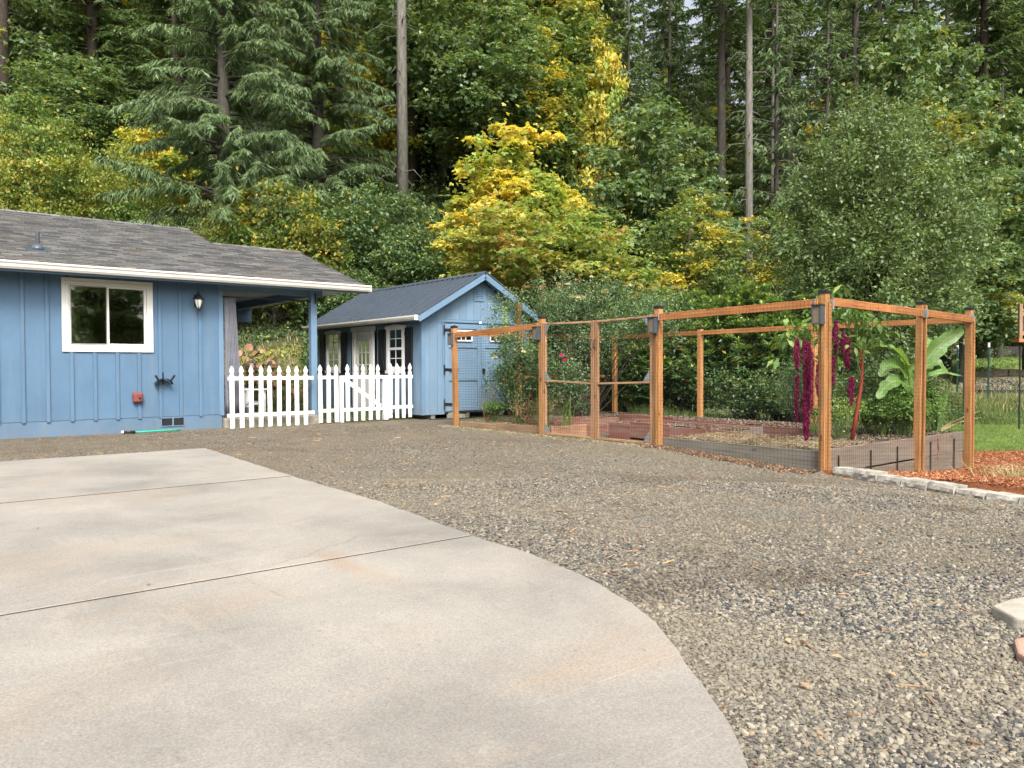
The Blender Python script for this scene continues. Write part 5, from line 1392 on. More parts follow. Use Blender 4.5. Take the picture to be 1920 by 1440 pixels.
tree('shrub_g', 'shrub', 'green shrub at the foot of the tall bare trunk', 'shrub', 700, 29.5, 2.9, 1.35)
tree('shrub_g', 'shrub', 'green shrub behind the left end of the black shed roof', 'shrub', 655, 25.5, 1.9, .8)
tree('shrub_g', 'shrub', 'leafy shrub right behind the middle of the shed ridge', 'shrub', 775, 27.5, 4.2, 1.0)
tree('tall', 'fir_tree', 'tall pale bare trunk standing above the left end of the shed roof', 'tree', 757, 34, .9, 1.0, tmat=M['bark_pale'])
tree('maple_y', 'maple_tree', 'bright yellow and orange maple behind the right side of the shed', 'tree', 960, 27, .2, 1.15, top=235)
tree('jmaple', 'maple_tree', 'low spreading orange-green maple behind the shed gable and roses', 'tree', 1062, 22.5, .15, 1.42, top=398)
tree('maple_a', 'maple_tree', 'large green maple between the bare trunk and the yellow maple top', 'tree', 900, 37, .9, 1.05, dz=1.0)
tree('maple_b', 'maple_tree', 'tall maple with yellow right side behind the bright yellow maple', 'tree', 1000, 41, 2.5, 1.05)
tree('maple_a', 'maple_tree', 'rounded green maple right of the bright yellow maple', 'tree', 1205, 31, 2.1, .92, top=205)
tree('maple_b', 'maple_tree', 'turning maple low behind the rhododendron hedge, yellow at its foot', 'tree', 1290, 27, 4.0, .52)
tree('maple_b', 'maple_tree', 'small maple with yellowing top in front of the pale trunk right of centre', 'tree', 1440, 31, 1.2, .50)
tree('pear', 'fruit_tree', 'dense round green fruit tree with upright shoots behind the garden right side', 'tree', 1640, 22, .5, 1.2, top=185)
tree('maple_a', 'maple_tree', 'green maple behind the upper right shoulder of the round fruit tree', 'tree', 1770, 34, 3.3, 1.12, 1.25)
tree('maple_a', 'maple_tree', 'maple with some rusty sprays right of the round fruit tree', 'tree', 1800, 30, 5.1, .75)
tree('maple_a', 'maple_tree', 'dark green maple hanging over the lawn at the right edge', 'tree', 1930, 31, 1.3, .85)
tree('tall', 'fir_tree', 'thin pale mottled trunk right of centre, second bare trunk from the fruit tree', 'tree', 1403, 37, .3, .85, 1.1, tmat=M['bark_pale'])
tree('tall', 'fir_tree', 'thick grey trunk just left of the thin pale trunk', 'tree', 1352, 41, 1.3, 1.05, 1.1, tmat=M['bark'])
tree('tall', 'fir_tree', 'thick reddish grey trunk above the left shoulder of the fruit tree', 'tree', 1478, 43, 2.3, 1.1, 1.1, tmat=M['bark'])
tree('tall', 'fir_tree', 'broad grey trunk rising behind the top of the fruit tree', 'tree', 1600, 47, 3.3, 1.2, 1.1, tmat=M['bark'])
tree('tall', 'fir_tree', 'slim grey pole-like trunk between the two thick trunks right of centre', 'tree', 1447, 42, 3.9, .5, .9, tmat=M['bark_pale'])
tree('tall', 'fir_tree', 'dark thick trunk at the far left edge', 'tree', 15, 42, 4.3, 1.45, 1.1, tmat=M['bark_dark'])
tree('tall', 'fir_tree', 'dark trunk second from the left edge', 'tree', 68, 46, 5.3, 1.3, 1.1, tmat=M['bark_dark'])
tree('tall', 'fir_tree', 'dark trunk in the gap left of the large spruce', 'tree', 222, 52, 1.8, 1.3, 1.1, tmat=M['bark_dark'])
tree('tall', 'fir_tree', 'brown trunk showing above the crown of the large spruce', 'tree', 486, 46, 2.8, 1.4, 1.1, tmat=M['bark'])
tree('tall', 'fir_tree', 'dark trunk close behind and right of the tall bare trunk', 'tree', 775, 42, .8, 1.2, 1.1, tmat=M['bark_dark'])
tree('tall', 'fir_tree', 'pale far trunk beside the right edge of the picture', 'tree', 1872, 44, .8, .9, 1.1, tmat=M['bark_pale'])
tree('tall', 'fir_tree', 'dark trunk left of the tall bare trunk, in the amber gap', 'tree', 664, 47, 1.1, 1.1, 1.1, tmat=M['bark_dark'])
tree('tall', 'fir_tree', 'dark trunk in the gap right of the yellow maple top', 'tree', 1085, 50, 1.6, 1.3, 1.1, tmat=M['bark_dark'])
tree('young', 'fir_tree', 'dark fir with drooping boughs above the round green maple', 'conifer', 1180, 40, 1.0, 1.2, 1.5, dz=.5)
tree('young', 'fir_tree', 'narrow dark fir between the round maple and the thick grey trunk', 'conifer', 1300, 43, 2.0, 1.1, 1.35)
tree('fir_a', 'fir_tree', 'full dark fir at the upper right corner', 'conifer', 1880, 50, 2.0, 1.1)
tree('maple_y', 'maple_tree', 'small amber-leaved tree in the gap beside the large spruce, its sunlit glow put into the leaf colour', 'tree', 690, 43, 2.0, 1.2)  # amber leaf colour stands in for sunlight glowing in the gap
tree('maple_y', 'maple_tree', 'yellow tree peeping out left of the large spruce', 'tree', 290, 38, 1.0, 1.0)
tree('vine', 'vine_maple', 'yellow understorey tree behind the far left trunks', 'tree', 110, 42, 1.0, 1.4)
tree('shrub_y', 'shrub', 'small yellow-leaved shrub above the left end of the shed ridge', 'shrub', 765, 25, 3.0, .42, mat=M['maple_y'])

tree('maple_b', 'maple_tree', 'yellow-tipped tree above the top of the bright yellow maple', 'tree', 1010, 38, 1.0, .75, top=70)
tree('maple_y', 'maple_tree', 'far yellow tree in the gap right of the yellow-tipped tree, its backlit glow put into the leaf colour', 'tree', 1135, 39, 1.0, .85, top=85)  # yellow leaves added as a highlight, their colour stands in for warm backlight
tree('maple_y', 'maple_tree', 'pale yellow far tree between the trunks above the fruit tree', 'tree', 1545, 49, 2.0, 1.2, top=190)
tree('young', 'fir_tree', 'feathery fir in front of the thick trunks right of centre', 'conifer', 1455, 39, 2.6, 1.15, 1.9)
tree('young', 'fir_tree', 'feathery fir behind the left shoulder of the round fruit tree', 'conifer', 1550, 40, .6, 1.2, 1.7)
tree('young', 'fir_tree', 'dark fir left of the thick grey trunk', 'conifer', 1255, 45, 3.6, 1.5, 2.1)
tree('maple_a', 'maple_tree', 'green maple filling the upper right behind the fruit tree', 'tree', 1690, 43, 1.7, 1.3, top=60)
tree('maple_a', 'maple_tree', 'green maple between the far left trunks', 'tree', 130, 40, 3.7, 1.0, top=110)
tree('shrub_g', 'shrub', 'green and yellow bush under the round green maple', 'shrub', 1265, 24, .7, 1.1)
# the forest behind: rows of firs and maples up the slope
g = np.random.default_rng(77); k = 0
for D, step_, protos in ((46, 5.2, ['young', 'maple_a', 'fir_a', 'fir_a', 'maple_b']), (53, 4.6, ['fir_a', 'maple_b', 'fir_b', 'fir_a', 'maple_a']), (60, 4.8, ['fir_b', 'fir_a', 'maple_b', 'fir_a']), (70, 5.0, ['fir_a', 'maple_a', 'fir_a']), (80, 4.4, ['fir_a', 'fir_a', 'fir_b']), (92, 4.4, ['fir_a', 'fir_a'])):
    w_ = D * .72; xc = -w_
    while xc < w_:
        d = D + g.uniform(-3, 3); px = 960 + xc / d * FPX
        p = protos[k % len(protos)]; k += 1
        s_ = g.uniform(.95, 1.3) * (1.5 if p == 'young' else 1)
        if p.startswith('maple'):
            tree(p, 'maple_tree', 'green and yellow maple standing among the far firs on the slope', 'tree', px, d, g.uniform(0, 6), s_ * 1.15, group='maples far back in the forest')
        else:
            tree(p, 'fir_tree', 'dark fir standing in the crowded forest high on the slope', 'conifer', px, d, g.uniform(0, 6), s_, s_ * 1.05, group='firs far back in the forest')
        xc += step_ * g.uniform(.75, 1.25)
# trees across the drive, behind the camera: they show in the window glass and shade the yard
for i, (X, Y, s_) in enumerate(((2, -30, 1.1), (12, -30, 1.0), (19, -22, 1.0), (28, -18, 1.0), (-6, -32, 1.2), (33, -10, 1.1))):
    t = thing('maple_tree', 'roadside maple across the drive, seen only as a reflection in the house window', 'tree', (X, Y, -.1), i * 1.3, 'trees across the drive'); t.scale = (s_,) * 3
    tr, cr = PR['maple_a' if i % 2 else 'maple_b']; link('trunk', tr, t); link('crown', cr, t)

# ------------------------------------------------------------------ undergrowth on the slope behind house and shed
g = np.random.default_rng(5)
def carpet(name, n, pxr, Dr, L, W, mat, label, cat, hmax=.35, lobes=1, cond=None):
    px = g.uniform(*pxr, n); D = g.uniform(*Dr, n); X, Y = cam2w((px - 960) / FPX * D, D)
    Z = ground(X, Y); bump_ = (.5 + .5 * np.sin(X * 1.7 + Y)) * (.5 + .5 * np.sin(Y * 2.1 - X * .6)); Z = Z + g.random(n) * hmax * (.3 + bump_)
    if cond is not None: kk = cond(X, Y, D); X, Y, Z = X[kk], Y[kk], Z[kk]
    n = len(X); dr = g.normal(0, 1, (n, 3)); dr[:, 2] -= .2
    l = L * g.uniform(.6, 1.3, n); cl = Cloud()
    cl.add(*leaf_mesh_arrays(np.stack([X, Y, Z], 1), dr, unit(g.normal(0, .5, (n, 3)) + np.array([0, -.3, 1.])), l, l * W / L, lobes))
    return link(name, cl.mesh(name, mat), label=label, cat=cat, kind='stuff')
carpet('ground_ivy', 42000, (380, 1000), (22.0, 30), .11, .08, M['shrub_g'], 'low green ivy and brambles covering the slope behind the porch', 'ivy', .55, cond=lambda X, Y, D: ~((D < 25.6) & (w2cam(X, Y)[0] / D < -.27)))
carpet('ground_ivy', 30000, (-100, 700), (28, 40), .15, .11, M['shrub_g'], 'green undergrowth on the slope under the spruces', 'undergrowth', .8)
carpet('fallen_leaves', 9000, (400, 900), (20.0, 25), .10, .07, M['vine_y'], 'yellow fallen leaves on the lower slope behind the porch', 'leaves', .10)
carpet('undergrowth', 30000, (700, 1950), (26, 52), .24, .17, M['shrub_g'], 'dark undergrowth below the forest trees', 'undergrowth', 1.6, cond=lambda X, Y, D: ground(X, Y) > 2.2)
def blades(name, n, region, h, w, mat, label, cat, parent=None, lean=.35, zf=None, cond=None):
    X, Y = region(n)
    if cond is not None: kk = cond(X, Y); X, Y = X[kk], Y[kk]
    n = len(X); Z = (zf(X, Y) if zf else ground(X, Y)); hh = h * g.uniform(.5, 1.3, n)
    a = g.uniform(0, 6.28, n); S = np.stack([np.cos(a), np.sin(a), 0 * a], 1) * (w / 2) * g.uniform(.7, 1.3, n)[:, None]
    tip = np.stack([g.normal(0, lean, n) * hh, g.normal(0, lean, n) * hh, hh], 1); B = np.stack([X, Y, Z - .01], 1)
    V = np.stack([B - S, B + S, B + tip], 1).reshape(-1, 3)
    me = np_mesh(name, V, np.arange(n)[:, None] * 3 + np.array([[0, 1, 2]]), mat)
    return link(name, me, parent, label=label, cat=cat, kind='stuff')
def cam_region(pxr, Dr):
    def f(n):
        D = g.uniform(Dr[0], Dr[1], n); px = g.uniform(pxr[0], pxr[1], n); return cam2w((px - 960) / FPX * D, D)
    return f
blades('slope_grass', 5000, cam_region((420, 900), (20.5, 27)), .22, .02, M['dry'], 'dry bleached grass on the slope behind the porch', 'grass')
blades('backyard_grass', 16000, cam_region((420, 800), (17.6, 21.5)), .16, .014, M['grass_t'], 'rough green grass between the shed and the slope', 'grass', cond=lambda X, Y: (Y > 15.3) & ((X < 9.1) | (Y > 20.3)) & (X > 7.0))
blades('lawn_grass', 60000, cam_region((1500, 2000), (14.8, 22)), .055, .014, M['grass'], 'short bright mown grass beyond the orange mulch', 'grass', cond=lambda X, Y: w2cam(X, Y)[0] > 6.4)
blades('bank_grass', 34000, cam_region((1480, 2000), (21.6, 26)), .14, .022, M['grass_t'], 'tall rough grass bank behind the lawn', 'grass')
blades('bank_grass', 3500, cam_region((1480, 2000), (22.5, 27)), .24, .02, M['dry'], 'pale dry grass heads on the bank', 'grass')
blades('far_lawn_grass', 26000, cam_region((1480, 2000), (31, 48)), .10, .05, M['grass'], 'bright far lawn grass below the block wall', 'grass')
blades('bank_grass', 16000, cam_region((1480, 2000), (48.5, 58)), .4, .05, M['shrub_g'], 'green ground cover above the far block wall', 'ground cover', lean=.8)
blades('hedge_foot_grass', 14000, cam_region((1180, 1620), (16.5, 20.5)), .4, .02, M['grass_t'], 'rough grass and weeds at the foot of the hedge', 'grass', cond=lambda X, Y: X > 13.1)
# gravel and puddle patch beyond the bank
px = g.uniform(1800, 2000, 2500); D = g.uniform(24.5, 30, 2500); X, Y = cam2w((px - 960) / FPX * D, D); s = g.uniform(.04, .14, 2500)
scatter('rubble', np.stack([X, Y, ground(X, Y) + .03], 1), g.uniform(0, 6, (2500, 3)), np.stack([s, s * .8, s * .5], 1), M['stones'], label='grey rubble patch beside the pond beyond the bank', cat='rubble')
M['water'] = mat_plain('pond_water', (.03, .04, .04), .08, .1, spec=.6)
c = at(1895, 26.5)
MB().prism([(c[0] + 1.5 * math.cos(a) * (1 + .2 * math.sin(3 * a)), c[1] + .9 * math.sin(a), gz(*c) - .1) for a in np.linspace(0, 2 * math.pi, 24, endpoint=False)], (0, 0, .16)).build('pond', M['water'], kind='structure')
# low timber edge and block wall beyond
tw = thing('timber_edging', 'low dark timber edging in front of the far lawn', 'edging', (*at(1750, 30.6), 0))
p0 = Vector((*at(1560, 30.6), 0)); p1 = Vector((*at(2000, 30.6), 0))
for i in range(4):
    a = p0.lerp(p1, i / 4); b = p0.lerp(p1, (i + .98) / 4); a.z = gz(a.x, a.y) + .12; b.z = gz(b.x, b.y) + .12
    o = MB().bar(a, b, .18, .26).build('timber', M['bark_dark'], tw); o.location = -Vector(tw.location)
fw = thing('block_wall', 'low grey block wall at the far side of the lawn', 'retaining wall', (*at(1750, 48.2), 0))
fb = MB().box(-.22, .22, -.15, .15, 0, .2).mesh('block', M['block'])
yawc = YAW
for r_ in range(3):
    for i in range(34):
        xc = 18.0 + i * .455 + (r_ % 2) * .22; X, Y = cam2w(xc, 48.05 + .05 * r_)
        link('block', fb, fw, (X - fw.location.x, Y - fw.location.y, 1.78 + r_ * .204 + .01 * math.sin(i)), (0, 0, YAW + rnd.uniform(-.02, .02)))
# fence of steel posts with wire, right background
sf = thing('wire_fence', 'wire fence on green steel posts with white tips beyond the garden', 'fence', (*at(1855, 23.4), 0))
prev = None
for i, (px, D, zt) in enumerate(((1650, 24.6, 1.9), (1795, 24.2, 1.9), (1853, 23.4, 1.95), (1975, 22.0, 1.9))):
    X, Y = at(px, D); z0 = gz(X, Y)
    q = MB().box(-.02, .02, -.02, .02, 0, zt - z0 - .12).build('steel_post', M['tpost'], sf, loc=(X - sf.location.x, Y - sf.location.y, z0 - .1), rot=(0, .02 * (i - 1), 0))
    MB().box(-.024, .024, -.024, .024, zt - z0 - .12, zt - z0 + .02).build('post_tip', M['white'], q)
    cur = (X - sf.location.x, Y - sf.location.y, z0)
    if prev: wire_panel(sf, prev[:2], cur[:2], prev[2], prev[2] + 1.45, cur[2], cur[2] + 1.45, step=.13, r=.002)
    prev = cur
X, Y = at(1808, 21.5); z0 = gz(X, Y)
q = link('marker_post', MB().box(-.022, .022, -.022, .022, 0, 1.98 - z0).mesh('marker_post', M['tpost']), loc=(X, Y, z0 - .1), label='green steel post with white tip just left of the garden corner post', cat='post')
MB().box(-.026, .026, -.026, .026, 1.86 - z0, 2.02 - z0).build('post_tip', M['white'], q)
# wooden stand at the right edge
X, Y = at(1912, 20); st = thing('wooden_stand', 'brown cedar frame standing at the far right edge above the lawn', 'wooden frame', (X, Y, gz(X, Y)), YAW)
zb = 1.85 - st.location.z
MB().box(-.04, .04, -.04, .04, zb, 2.75 - st.location.z).build('upright', M['tan_y'], st)
MB().box(1.1, 1.18, -.04, .04, zb, 2.75 - st.location.z).build('upright', M['tan_y'], st)
MB().box(-.12, 1.3, -.15, .15, zb - .08, zb).build('base_board', M['cedar_x'], st)
MB().box(.04, 1.1, -.02, .02, 2.45 - st.location.z, 2.55 - st.location.z).build('cross_rail', M['cedar_x'], st)
MB().box(.04, 1.1, -.02, .02, zb + .1, zb + .2).build('cross_rail', M['cedar_x'], st)
MB().box(.05, 1.08, -.005, .005, zb + .2, 2.45 - st.location.z).build('backing_panel', M['bark_dark'], st)
for x in (.0, 1.14): MB().box(x - .015, x + .015, -.015, .015, -.3, zb - .08).build('leg', M['black'], st)
# curved trunk and old fence posts
X, Y = at(1888, 52); z0 = gz(X, Y); t = thing('maple_tree', 'leaning dark trunk with bright leaves at the far right above the lawn', 'tree', (X, Y, z0 - .2))
v = Vector((.781, -.625, 0))
MB().tube([v * 0, v * .25 + Vector((0, 0, .9)), v * .9 + Vector((0, 0, 2.2)), v * 1.1 + Vector((0, 0, 4.0)), v * 1.0 + Vector((0, 0, 6.5))], [.75, .5, .36, .3, .2], 10).build('trunk', M['bark_dark'], t, smooth=True)
cl = Cloud(); C = crown_centres([(.8, -.6, 7.2, 3.4, 3.4, 2.4)], 120, g); clump_leaves(cl, C, .7 * g.uniform(.7, 1.3, len(C)), 40, .24, .17, g, 3)
link('crown', cl.mesh('crown', M['zin']), t)
for i, (px, z) in enumerate(((1888, 1.3), (1835, 1.0))):
    X, Y = at(px, 56); MB().tube([(0, 0, -.2), (.02, 0, z * .6), (0, 0, z)], [.16, .15, .12], 8).build('old_post', M['bark'], label=['grey weathered stump post left of the leaning trunk', 'short grey stump post left of the stump by the leaning trunk'][i], cat='post', loc=(X, Y, gz(X, Y)))
a = Vector((*at(1828, 54.5), 0)); b = Vector((*at(1884, 54.5), 0)); a.z = gz(a.x, a.y) + .2; b.z = gz(b.x, b.y) + .15
MB().tube([a, a.lerp(b, .5) + Vector((0, 0, .05)), b], [.22, .2, .16], 8).build('fallen_log', M['bark'], label='dark log lying on the slope beside the leaning trunk', cat='log', smooth=True)

# fallen log and firewood behind the porch
a = Vector((*at(565, 28.2), 0)); b = Vector((*at(692, 27.2), 0)); a.z = gz(a.x, a.y) + .75; b.z = EYE + (690 - 560) / FPX * 27.2
MB().tube([a, a.lerp(b, .5) + Vector((0, 0, .06)), b], [.16, .18, .2], 10).build('fallen_log', M['bark_pale'], label='grey fallen log lying on the slope above the porch opening', cat='log', smooth=True)
FL = [('pale orange', 'top left'), ('wide', 'upper'), ('cracked', 'middle')]
g2 = np.random.default_rng(9); pos = []
spots = [(468, 655), (478, 668), (492, 662), (460, 690), (474, 700), (488, 690), (505, 680), (455, 712), (470, 722), (486, 716), (452, 734), (466, 742), (482, 745), (500, 738), (518, 728), (508, 708), (528, 722), (496, 725), (462, 676), (544, 738), (512, 692), (450, 665)]
for i, (px, py) in enumerate(spots):
    # where the sight line meets the slope
    D = 20.0
    for _ in range(400):
        X, Y = at(px, D)
        if EYE + (691.5 - py) / FPX * D < gz(X, Y) + .08: break
        D += .03
    r = g2.uniform(.09, .15); L = g2.uniform(.3, .42)
    an = g2.uniform(-.5, .5) + YAW; wedge = [(r * math.cos(q) * 1.1, 0, r * math.sin(q)) for q in np.linspace(0, g2.uniform(2.2, 3.4), 5)] + [(0, 0, -.01)]
    if i % 3 == 0: wedge = [(r * math.cos(q), 0, r * math.sin(q)) for q in np.linspace(0, 6.28, 9)[:-1]]
    o = MB().prism(wedge, (0, L, 0)).build('firewood_log', M['log_end'], label='split orange firewood piece, %s in the %s row of the heap' % (['leftmost', 'second', 'third', 'fourth', 'fifth', 'sixth', 'seventh', 'eighth', 'ninth'][sum(1 for (a_, b_) in spots if (b_ // 26) == (py // 26) and a_ < px)] + ' from left', {25: 'topmost', 26: 'upper', 27: 'middle', 28: 'lowest'}.get(py // 26, 'topmost')), cat='firewood', group='firewood heap behind the porch', loc=(X, Y, gz(X, Y) + .12))
    o.rotation_euler = (g2.uniform(-.5, .5), g2.uniform(-.7, .7), an); o.data.materials.append(M['bark'])
    for p_ in o.data.polygons: p_.material_index = 0 if abs(p_.normal.y) > .9 or len(wedge) < 8 and p_.index % 3 == 0 else 1
# ------------------------------------------------------------------ garden plants
g = np.random.default_rng(41)
def plant(name, label, cat, x, y, z): return thing(name, label, cat, (x, y, z))
def bush(name, label, cat, x, y, z, ells, ncl, rcl, per, L, W, mat, seed, stems=12, stem_mat=None, flat=.8, droop=.2, srad=.008, extra=None):
    gg = np.random.default_rng(seed); t = plant(name, label, cat, x, y, z)
    C = crown_centres(ells, ncl, gg, .45); C[:, 2] = np.maximum(C[:, 2], .05); cl = Cloud()
    clump_leaves(cl, C, rcl * gg.uniform(.6, 1.4, len(C)), per, L, W, gg, 1, flat, droop)
    n = int(ncl * per * .2); idx = gg.integers(0, len(C), n); P = C[idx] + gg.normal(0, rcl * .8, (n, 3)); l = L * gg.uniform(.6, 1.1, n)
    cl.add(*leaf_mesh_arrays(P, gg.normal(0, 1, (n, 3)), gg.normal(0, 1, (n, 3)) + np.array([0, 0, 1.]), l, l * W / L))
    link('foliage', cl.mesh('foliage', mat), t)
    mb = MB()
    for i in gg.choice(len(C), min(stems, len(C)), replace=False):
        c = Vector(C[i]); a = Vector((c.x * .15 + gg.normal(0, .05), c.y * .15 + gg.normal(0, .05), -.03))
        m = a.lerp(c, .5) + Vector((gg.normal(0, .06), gg.normal(0, .06), .08))
        mb.tube([a, m, c], [srad, srad * .7, srad * .35], 5, cap=False)
    mb.build('stems', stem_mat or M['stem_green'], t)
    return t, C
def flower(par, p, r, mat, seed=0, nm='flower'):
    gg = np.random.default_rng(seed); n = 16
    P = np.repeat(np.array([p], float), n, 0); a = gg.uniform(0, 6.28, n); el = gg.uniform(-.2, 1.3, n)
    dr = np.stack([np.cos(a) * np.cos(el), np.sin(a) * np.cos(el), np.sin(el)], 1); cl = Cloud()
    cl.add(*leaf_mesh_arrays(P, dr, np.repeat([[0, 0, 1.]], n, 0) + gg.normal(0, .3, (n, 3)), r, r * .9, 1, .25))
    return link(nm, cl.mesh(nm, mat), par)
def wstalk(par, name, pts, r, mat): return MB().tube(pts, r, 5).build(name, mat, par, smooth=True)

# rose bush behind the first rail
t, C = bush('rose_bush', 'tall leafy rose bush with a white bloom in front of the shed doors', 'rose', 9.3, 11.35, .08,
            [(0, 0, 1.2, .38, .62, .55), (-.05, .15, .75, .34, .5, .4), (.1, -.25, .55, .3, .4, .4)], 105, .13, 40, .055, .034, M['rose'], 1, 26)
flower(t, (-.42, -.15, 1.72), .085, M['white_rose'], 2); flower(t, (-.42, .25, 1.25), .075, M['white_rose'], 3); flower(t, (-.3, -.45, 1.35), .06, M['white_rose'], 4)
wstalk(t, 'shoot', [(-.05, .4, 1.2), (-.05, .42, 1.8), (-.02, .45, 2.25)], [.008, .006, .003], M['stem_green'])
cl = Cloud(); n = 60; tt = g.random(n); cl.add(*leaf_mesh_arrays(np.stack([-.05 + 0 * tt, .42 + 0 * tt, 1.8 + .45 * tt], 1), g.normal(0, 1, (n, 3)), g.normal(0, 1, (n, 3)), .07, .035)); link('shoot_leaves', cl.mesh('shoot_leaves', M['rhodo_new']), t)
bush('rose_bush', 'small ragged rose bush at the left end of the front bed', 'rose', 9.2, 10.55, .08, [(0, 0, .75, .3, .35, .5), (0, .1, 1.2, .22, .25, .3)], 60, .11, 34, .05, .03, M['rose'], 3, 18)
t, C = bush('rose_bush', 'slender green rose bush between the gate post and the arch', 'rose', 9.35, 10.15, .08, [(.15, .05, .65, .28, .3, .55)], 60, .12, 36, .055, .03, M['rose_tall'], 4, 18)
flower(t, (-.1, .0, 1.28), .05, M['pink'], 5); flower(t, (.1, .15, 1.2), .05, M['pink'], 6)
t, _ = bush('dry_plants', 'tangle of bleached dry stalks at the foot of the rose bush', 'dry plants', 9.2, 10.9, .08, [(0, 0, .3, .3, .75, .3)], 50, .13, 18, .07, .012, M['dry'], 7, 60, M['seed'], droop=-.3, srad=.004)
flower(t, (-.2, -.2, .55), .045, M['pink'], 8)
bush('garden_herbs', 'low green herbs in the corner of the front bed', 'herbs', 9.15, 12.0, .08, [(0, -.1, .16, .25, .5, .18)], 40, .11, 30, .05, .022, M['zin'], 9, 14)
t, _ = bush('dry_plants', 'feathery grey seed stalks in front of the blue shed doors', 'dry plants', 9.25, 12.3, .08, [(0, 0, .45, .2, .3, .35)], 26, .14, 14, .03, .006, M['dry'], 10, 40, M['seed'], droop=-.3, srad=.003)

# big climbing rose on its arch
t, C = bush('climbing_rose', 'huge grey-green climbing rose with tan seed heads arching over the gate side', 'rose', 11.35, 11.9, .1,
            [(0, 0, 2.35, 1.25, 1.3, .75), (-1.0, .8, 2.0, .9, .8, .7), (.8, -1.2, 2.05, .9, 1.0, .65), (.0, -.2, 1.6, .9, 1.0, .7)], 330, .24, 62, .05, .028, M['rose_tall'], 11, 40, M['bark_dark'], droop=.4, srad=.011)
topc = C[(C[:, 2] > 2.3)]
cl = Cloud(); sel = topc[g.choice(len(topc), 60)]; clump_leaves(cl, sel + np.array([0, 0, .18]), np.full(60, .09), 22, .028, .02, g); link('seed_heads', cl.mesh('seed_heads', M['seed']), t)
for i in range(9):
    p = topc[g.integers(len(topc))] + np.array([-.25, -.3, .15]); flower(t, p, .06, M['white_rose'], 20 + i)
mb = MB()
for i in range(14):
    a = Vector((g.normal(.0, .12), g.normal(-.05, .15), 0)); c = Vector((g.normal(0, .3), g.normal(0, .3), g.uniform(1.6, 2.2)))
    mb.tube([a, a.lerp(c, .4) + Vector((0, 0, .2)), c], [.02, .014, .008], 5, cap=False)
mb.build('canes', M['bark_dark'], t)

# rhododendron hedge: whorled leathery leaves
def rhodo(label, x, y, ells, n, seed, mat=None, z=0.0):
    gg = np.random.default_rng(seed); t = plant('rhododendron', label, 'shrub', x, y, z); C = crown_centres(ells, n, gg, .72); C[:, 2] = np.maximum(C[:, 2], .08)
    k = 11; idx = np.repeat(np.arange(n), k); a = np.tile(np.arange(k) * 2 * math.pi / k, n) + np.repeat(gg.uniform(0, 6, n), k)
    el = gg.normal(.12, .35, n * k); dr = np.stack([np.cos(a) * np.cos(el), np.sin(a) * np.cos(el), np.sin(el)], 1)
    tilt = unit(C - np.array([[0, 0, .8]]))[idx]; dr = unit(dr + tilt * .45)
    l = .155 * gg.uniform(.7, 1.2, n * k); cl = Cloud()
    P = C[idx] + gg.normal(0, .02, (n * k, 3)); cl.add(*leaf_mesh_arrays(P, dr, np.repeat([[0, 0, 1.]], n * k, 0) + tilt * .5, l, l * .36, 1, .1))
    m = 5000; P = C[gg.integers(0, n, m)] * gg.uniform(.7, 1, (m, 1)); cl.add(*leaf_mesh_arrays(P, gg.normal(0, 1, (m, 3)), gg.normal(0, 1, (m, 3)), .11, .05))
    link('foliage', cl.mesh('foliage', mat or M['rhodo']), t)
    up = C[C[:, 2] > np.quantile(C[:, 2], .35)]; k = 9; idx = np.repeat(np.arange(len(up)), k); a = gg.uniform(0, 6.28, len(idx)); el = gg.normal(.6, .3, len(idx))
    dr = np.stack([np.cos(a) * np.cos(el), np.sin(a) * np.cos(el), np.sin(el)], 1); cl = Cloud(); cl.add(*leaf_mesh_arrays(up[idx] + np.array([0, 0, .05]), dr, np.repeat([[0, 0, 1.]], len(idx), 0), .12, .038))
    link('new_growth', cl.mesh('new_growth', M['rhodo_new']), t)
    mb = MB()
    for i in gg.choice(n, 50, replace=False):
        c = Vector(C[i]); a_ = Vector((c.x * .2, c.y * .2, -.1)); mb.tube([a_, a_.lerp(c, .5) + Vector((0, 0, .1)), c], [.03, .018, .006], 5, cap=False)
    mb.build('stems', M['bark'], t); return t
def gxy(px, D): return at(px, D)
x, y = at(1290, 18.6); rhodo('tall leathery rhododendron left of the fence post inside the back hedge', x, y, [(0, 0, 1.45, 1.25, 1.15, 1.5), (-.9, .8, 1.1, .9, .9, 1.1)], 900, 51, z=.0)
x, y = at(1395, 18.4); rhodo('tallest bright-topped rhododendron in the middle of the back hedge', x, y, [(0, 0, 1.6, 1.2, 1.1, 1.5), (-.2, -.3, 2.3, .7, .6, .75)], 900, 52, z=.0)
x, y = at(1480, 17.8); rhodo('rhododendron behind the crimson tassels at the right of the hedge', x, y, [(0, 0, 1.2, 1.1, 1.1, 1.15)], 700, 53, z=-.15)
x, y = at(1190, 20.0); rhodo('rhododendron half hidden behind the climbing rose', x, y, [(0, 0, 1.5, 1.3, 1.2, 1.5)], 800, 54, z=.0)
bush('hedge_shrub', 'tangled low shrub with yellow leaves at the foot of the back hedge', 'shrub', 14.3, 9.3, -.1, [(0, 0, .5, .5, 1.8, .7), (.3, 1.8, .6, .5, 1.2, .7), (.1, -1.4, .5, .5, 1.2, .6)], 190, .2, 40, .07, .045, M['shrub_g'], 12, 60, M['bark'])
bush('hedge_shrub', 'greyish wispy shrub leaning over the bare bed before the hedge', 'shrub', 13.35, 7.9, .0, [(0, 0, .7, .3, .6, .7)], 90, .18, 40, .06, .012, M['rose_tall'], 13, 60, M['bark'], droop=.6)
bush('hedge_shrub', 'shrub behind the wire at the right end of the bare bed', 'shrub', 14.1, 6.5, -.4, [(0, 0, 1.0, .6, 1.0, .9)], 120, .2, 42, .07, .045, M['shrub_g'], 14, 40, M['bark'])
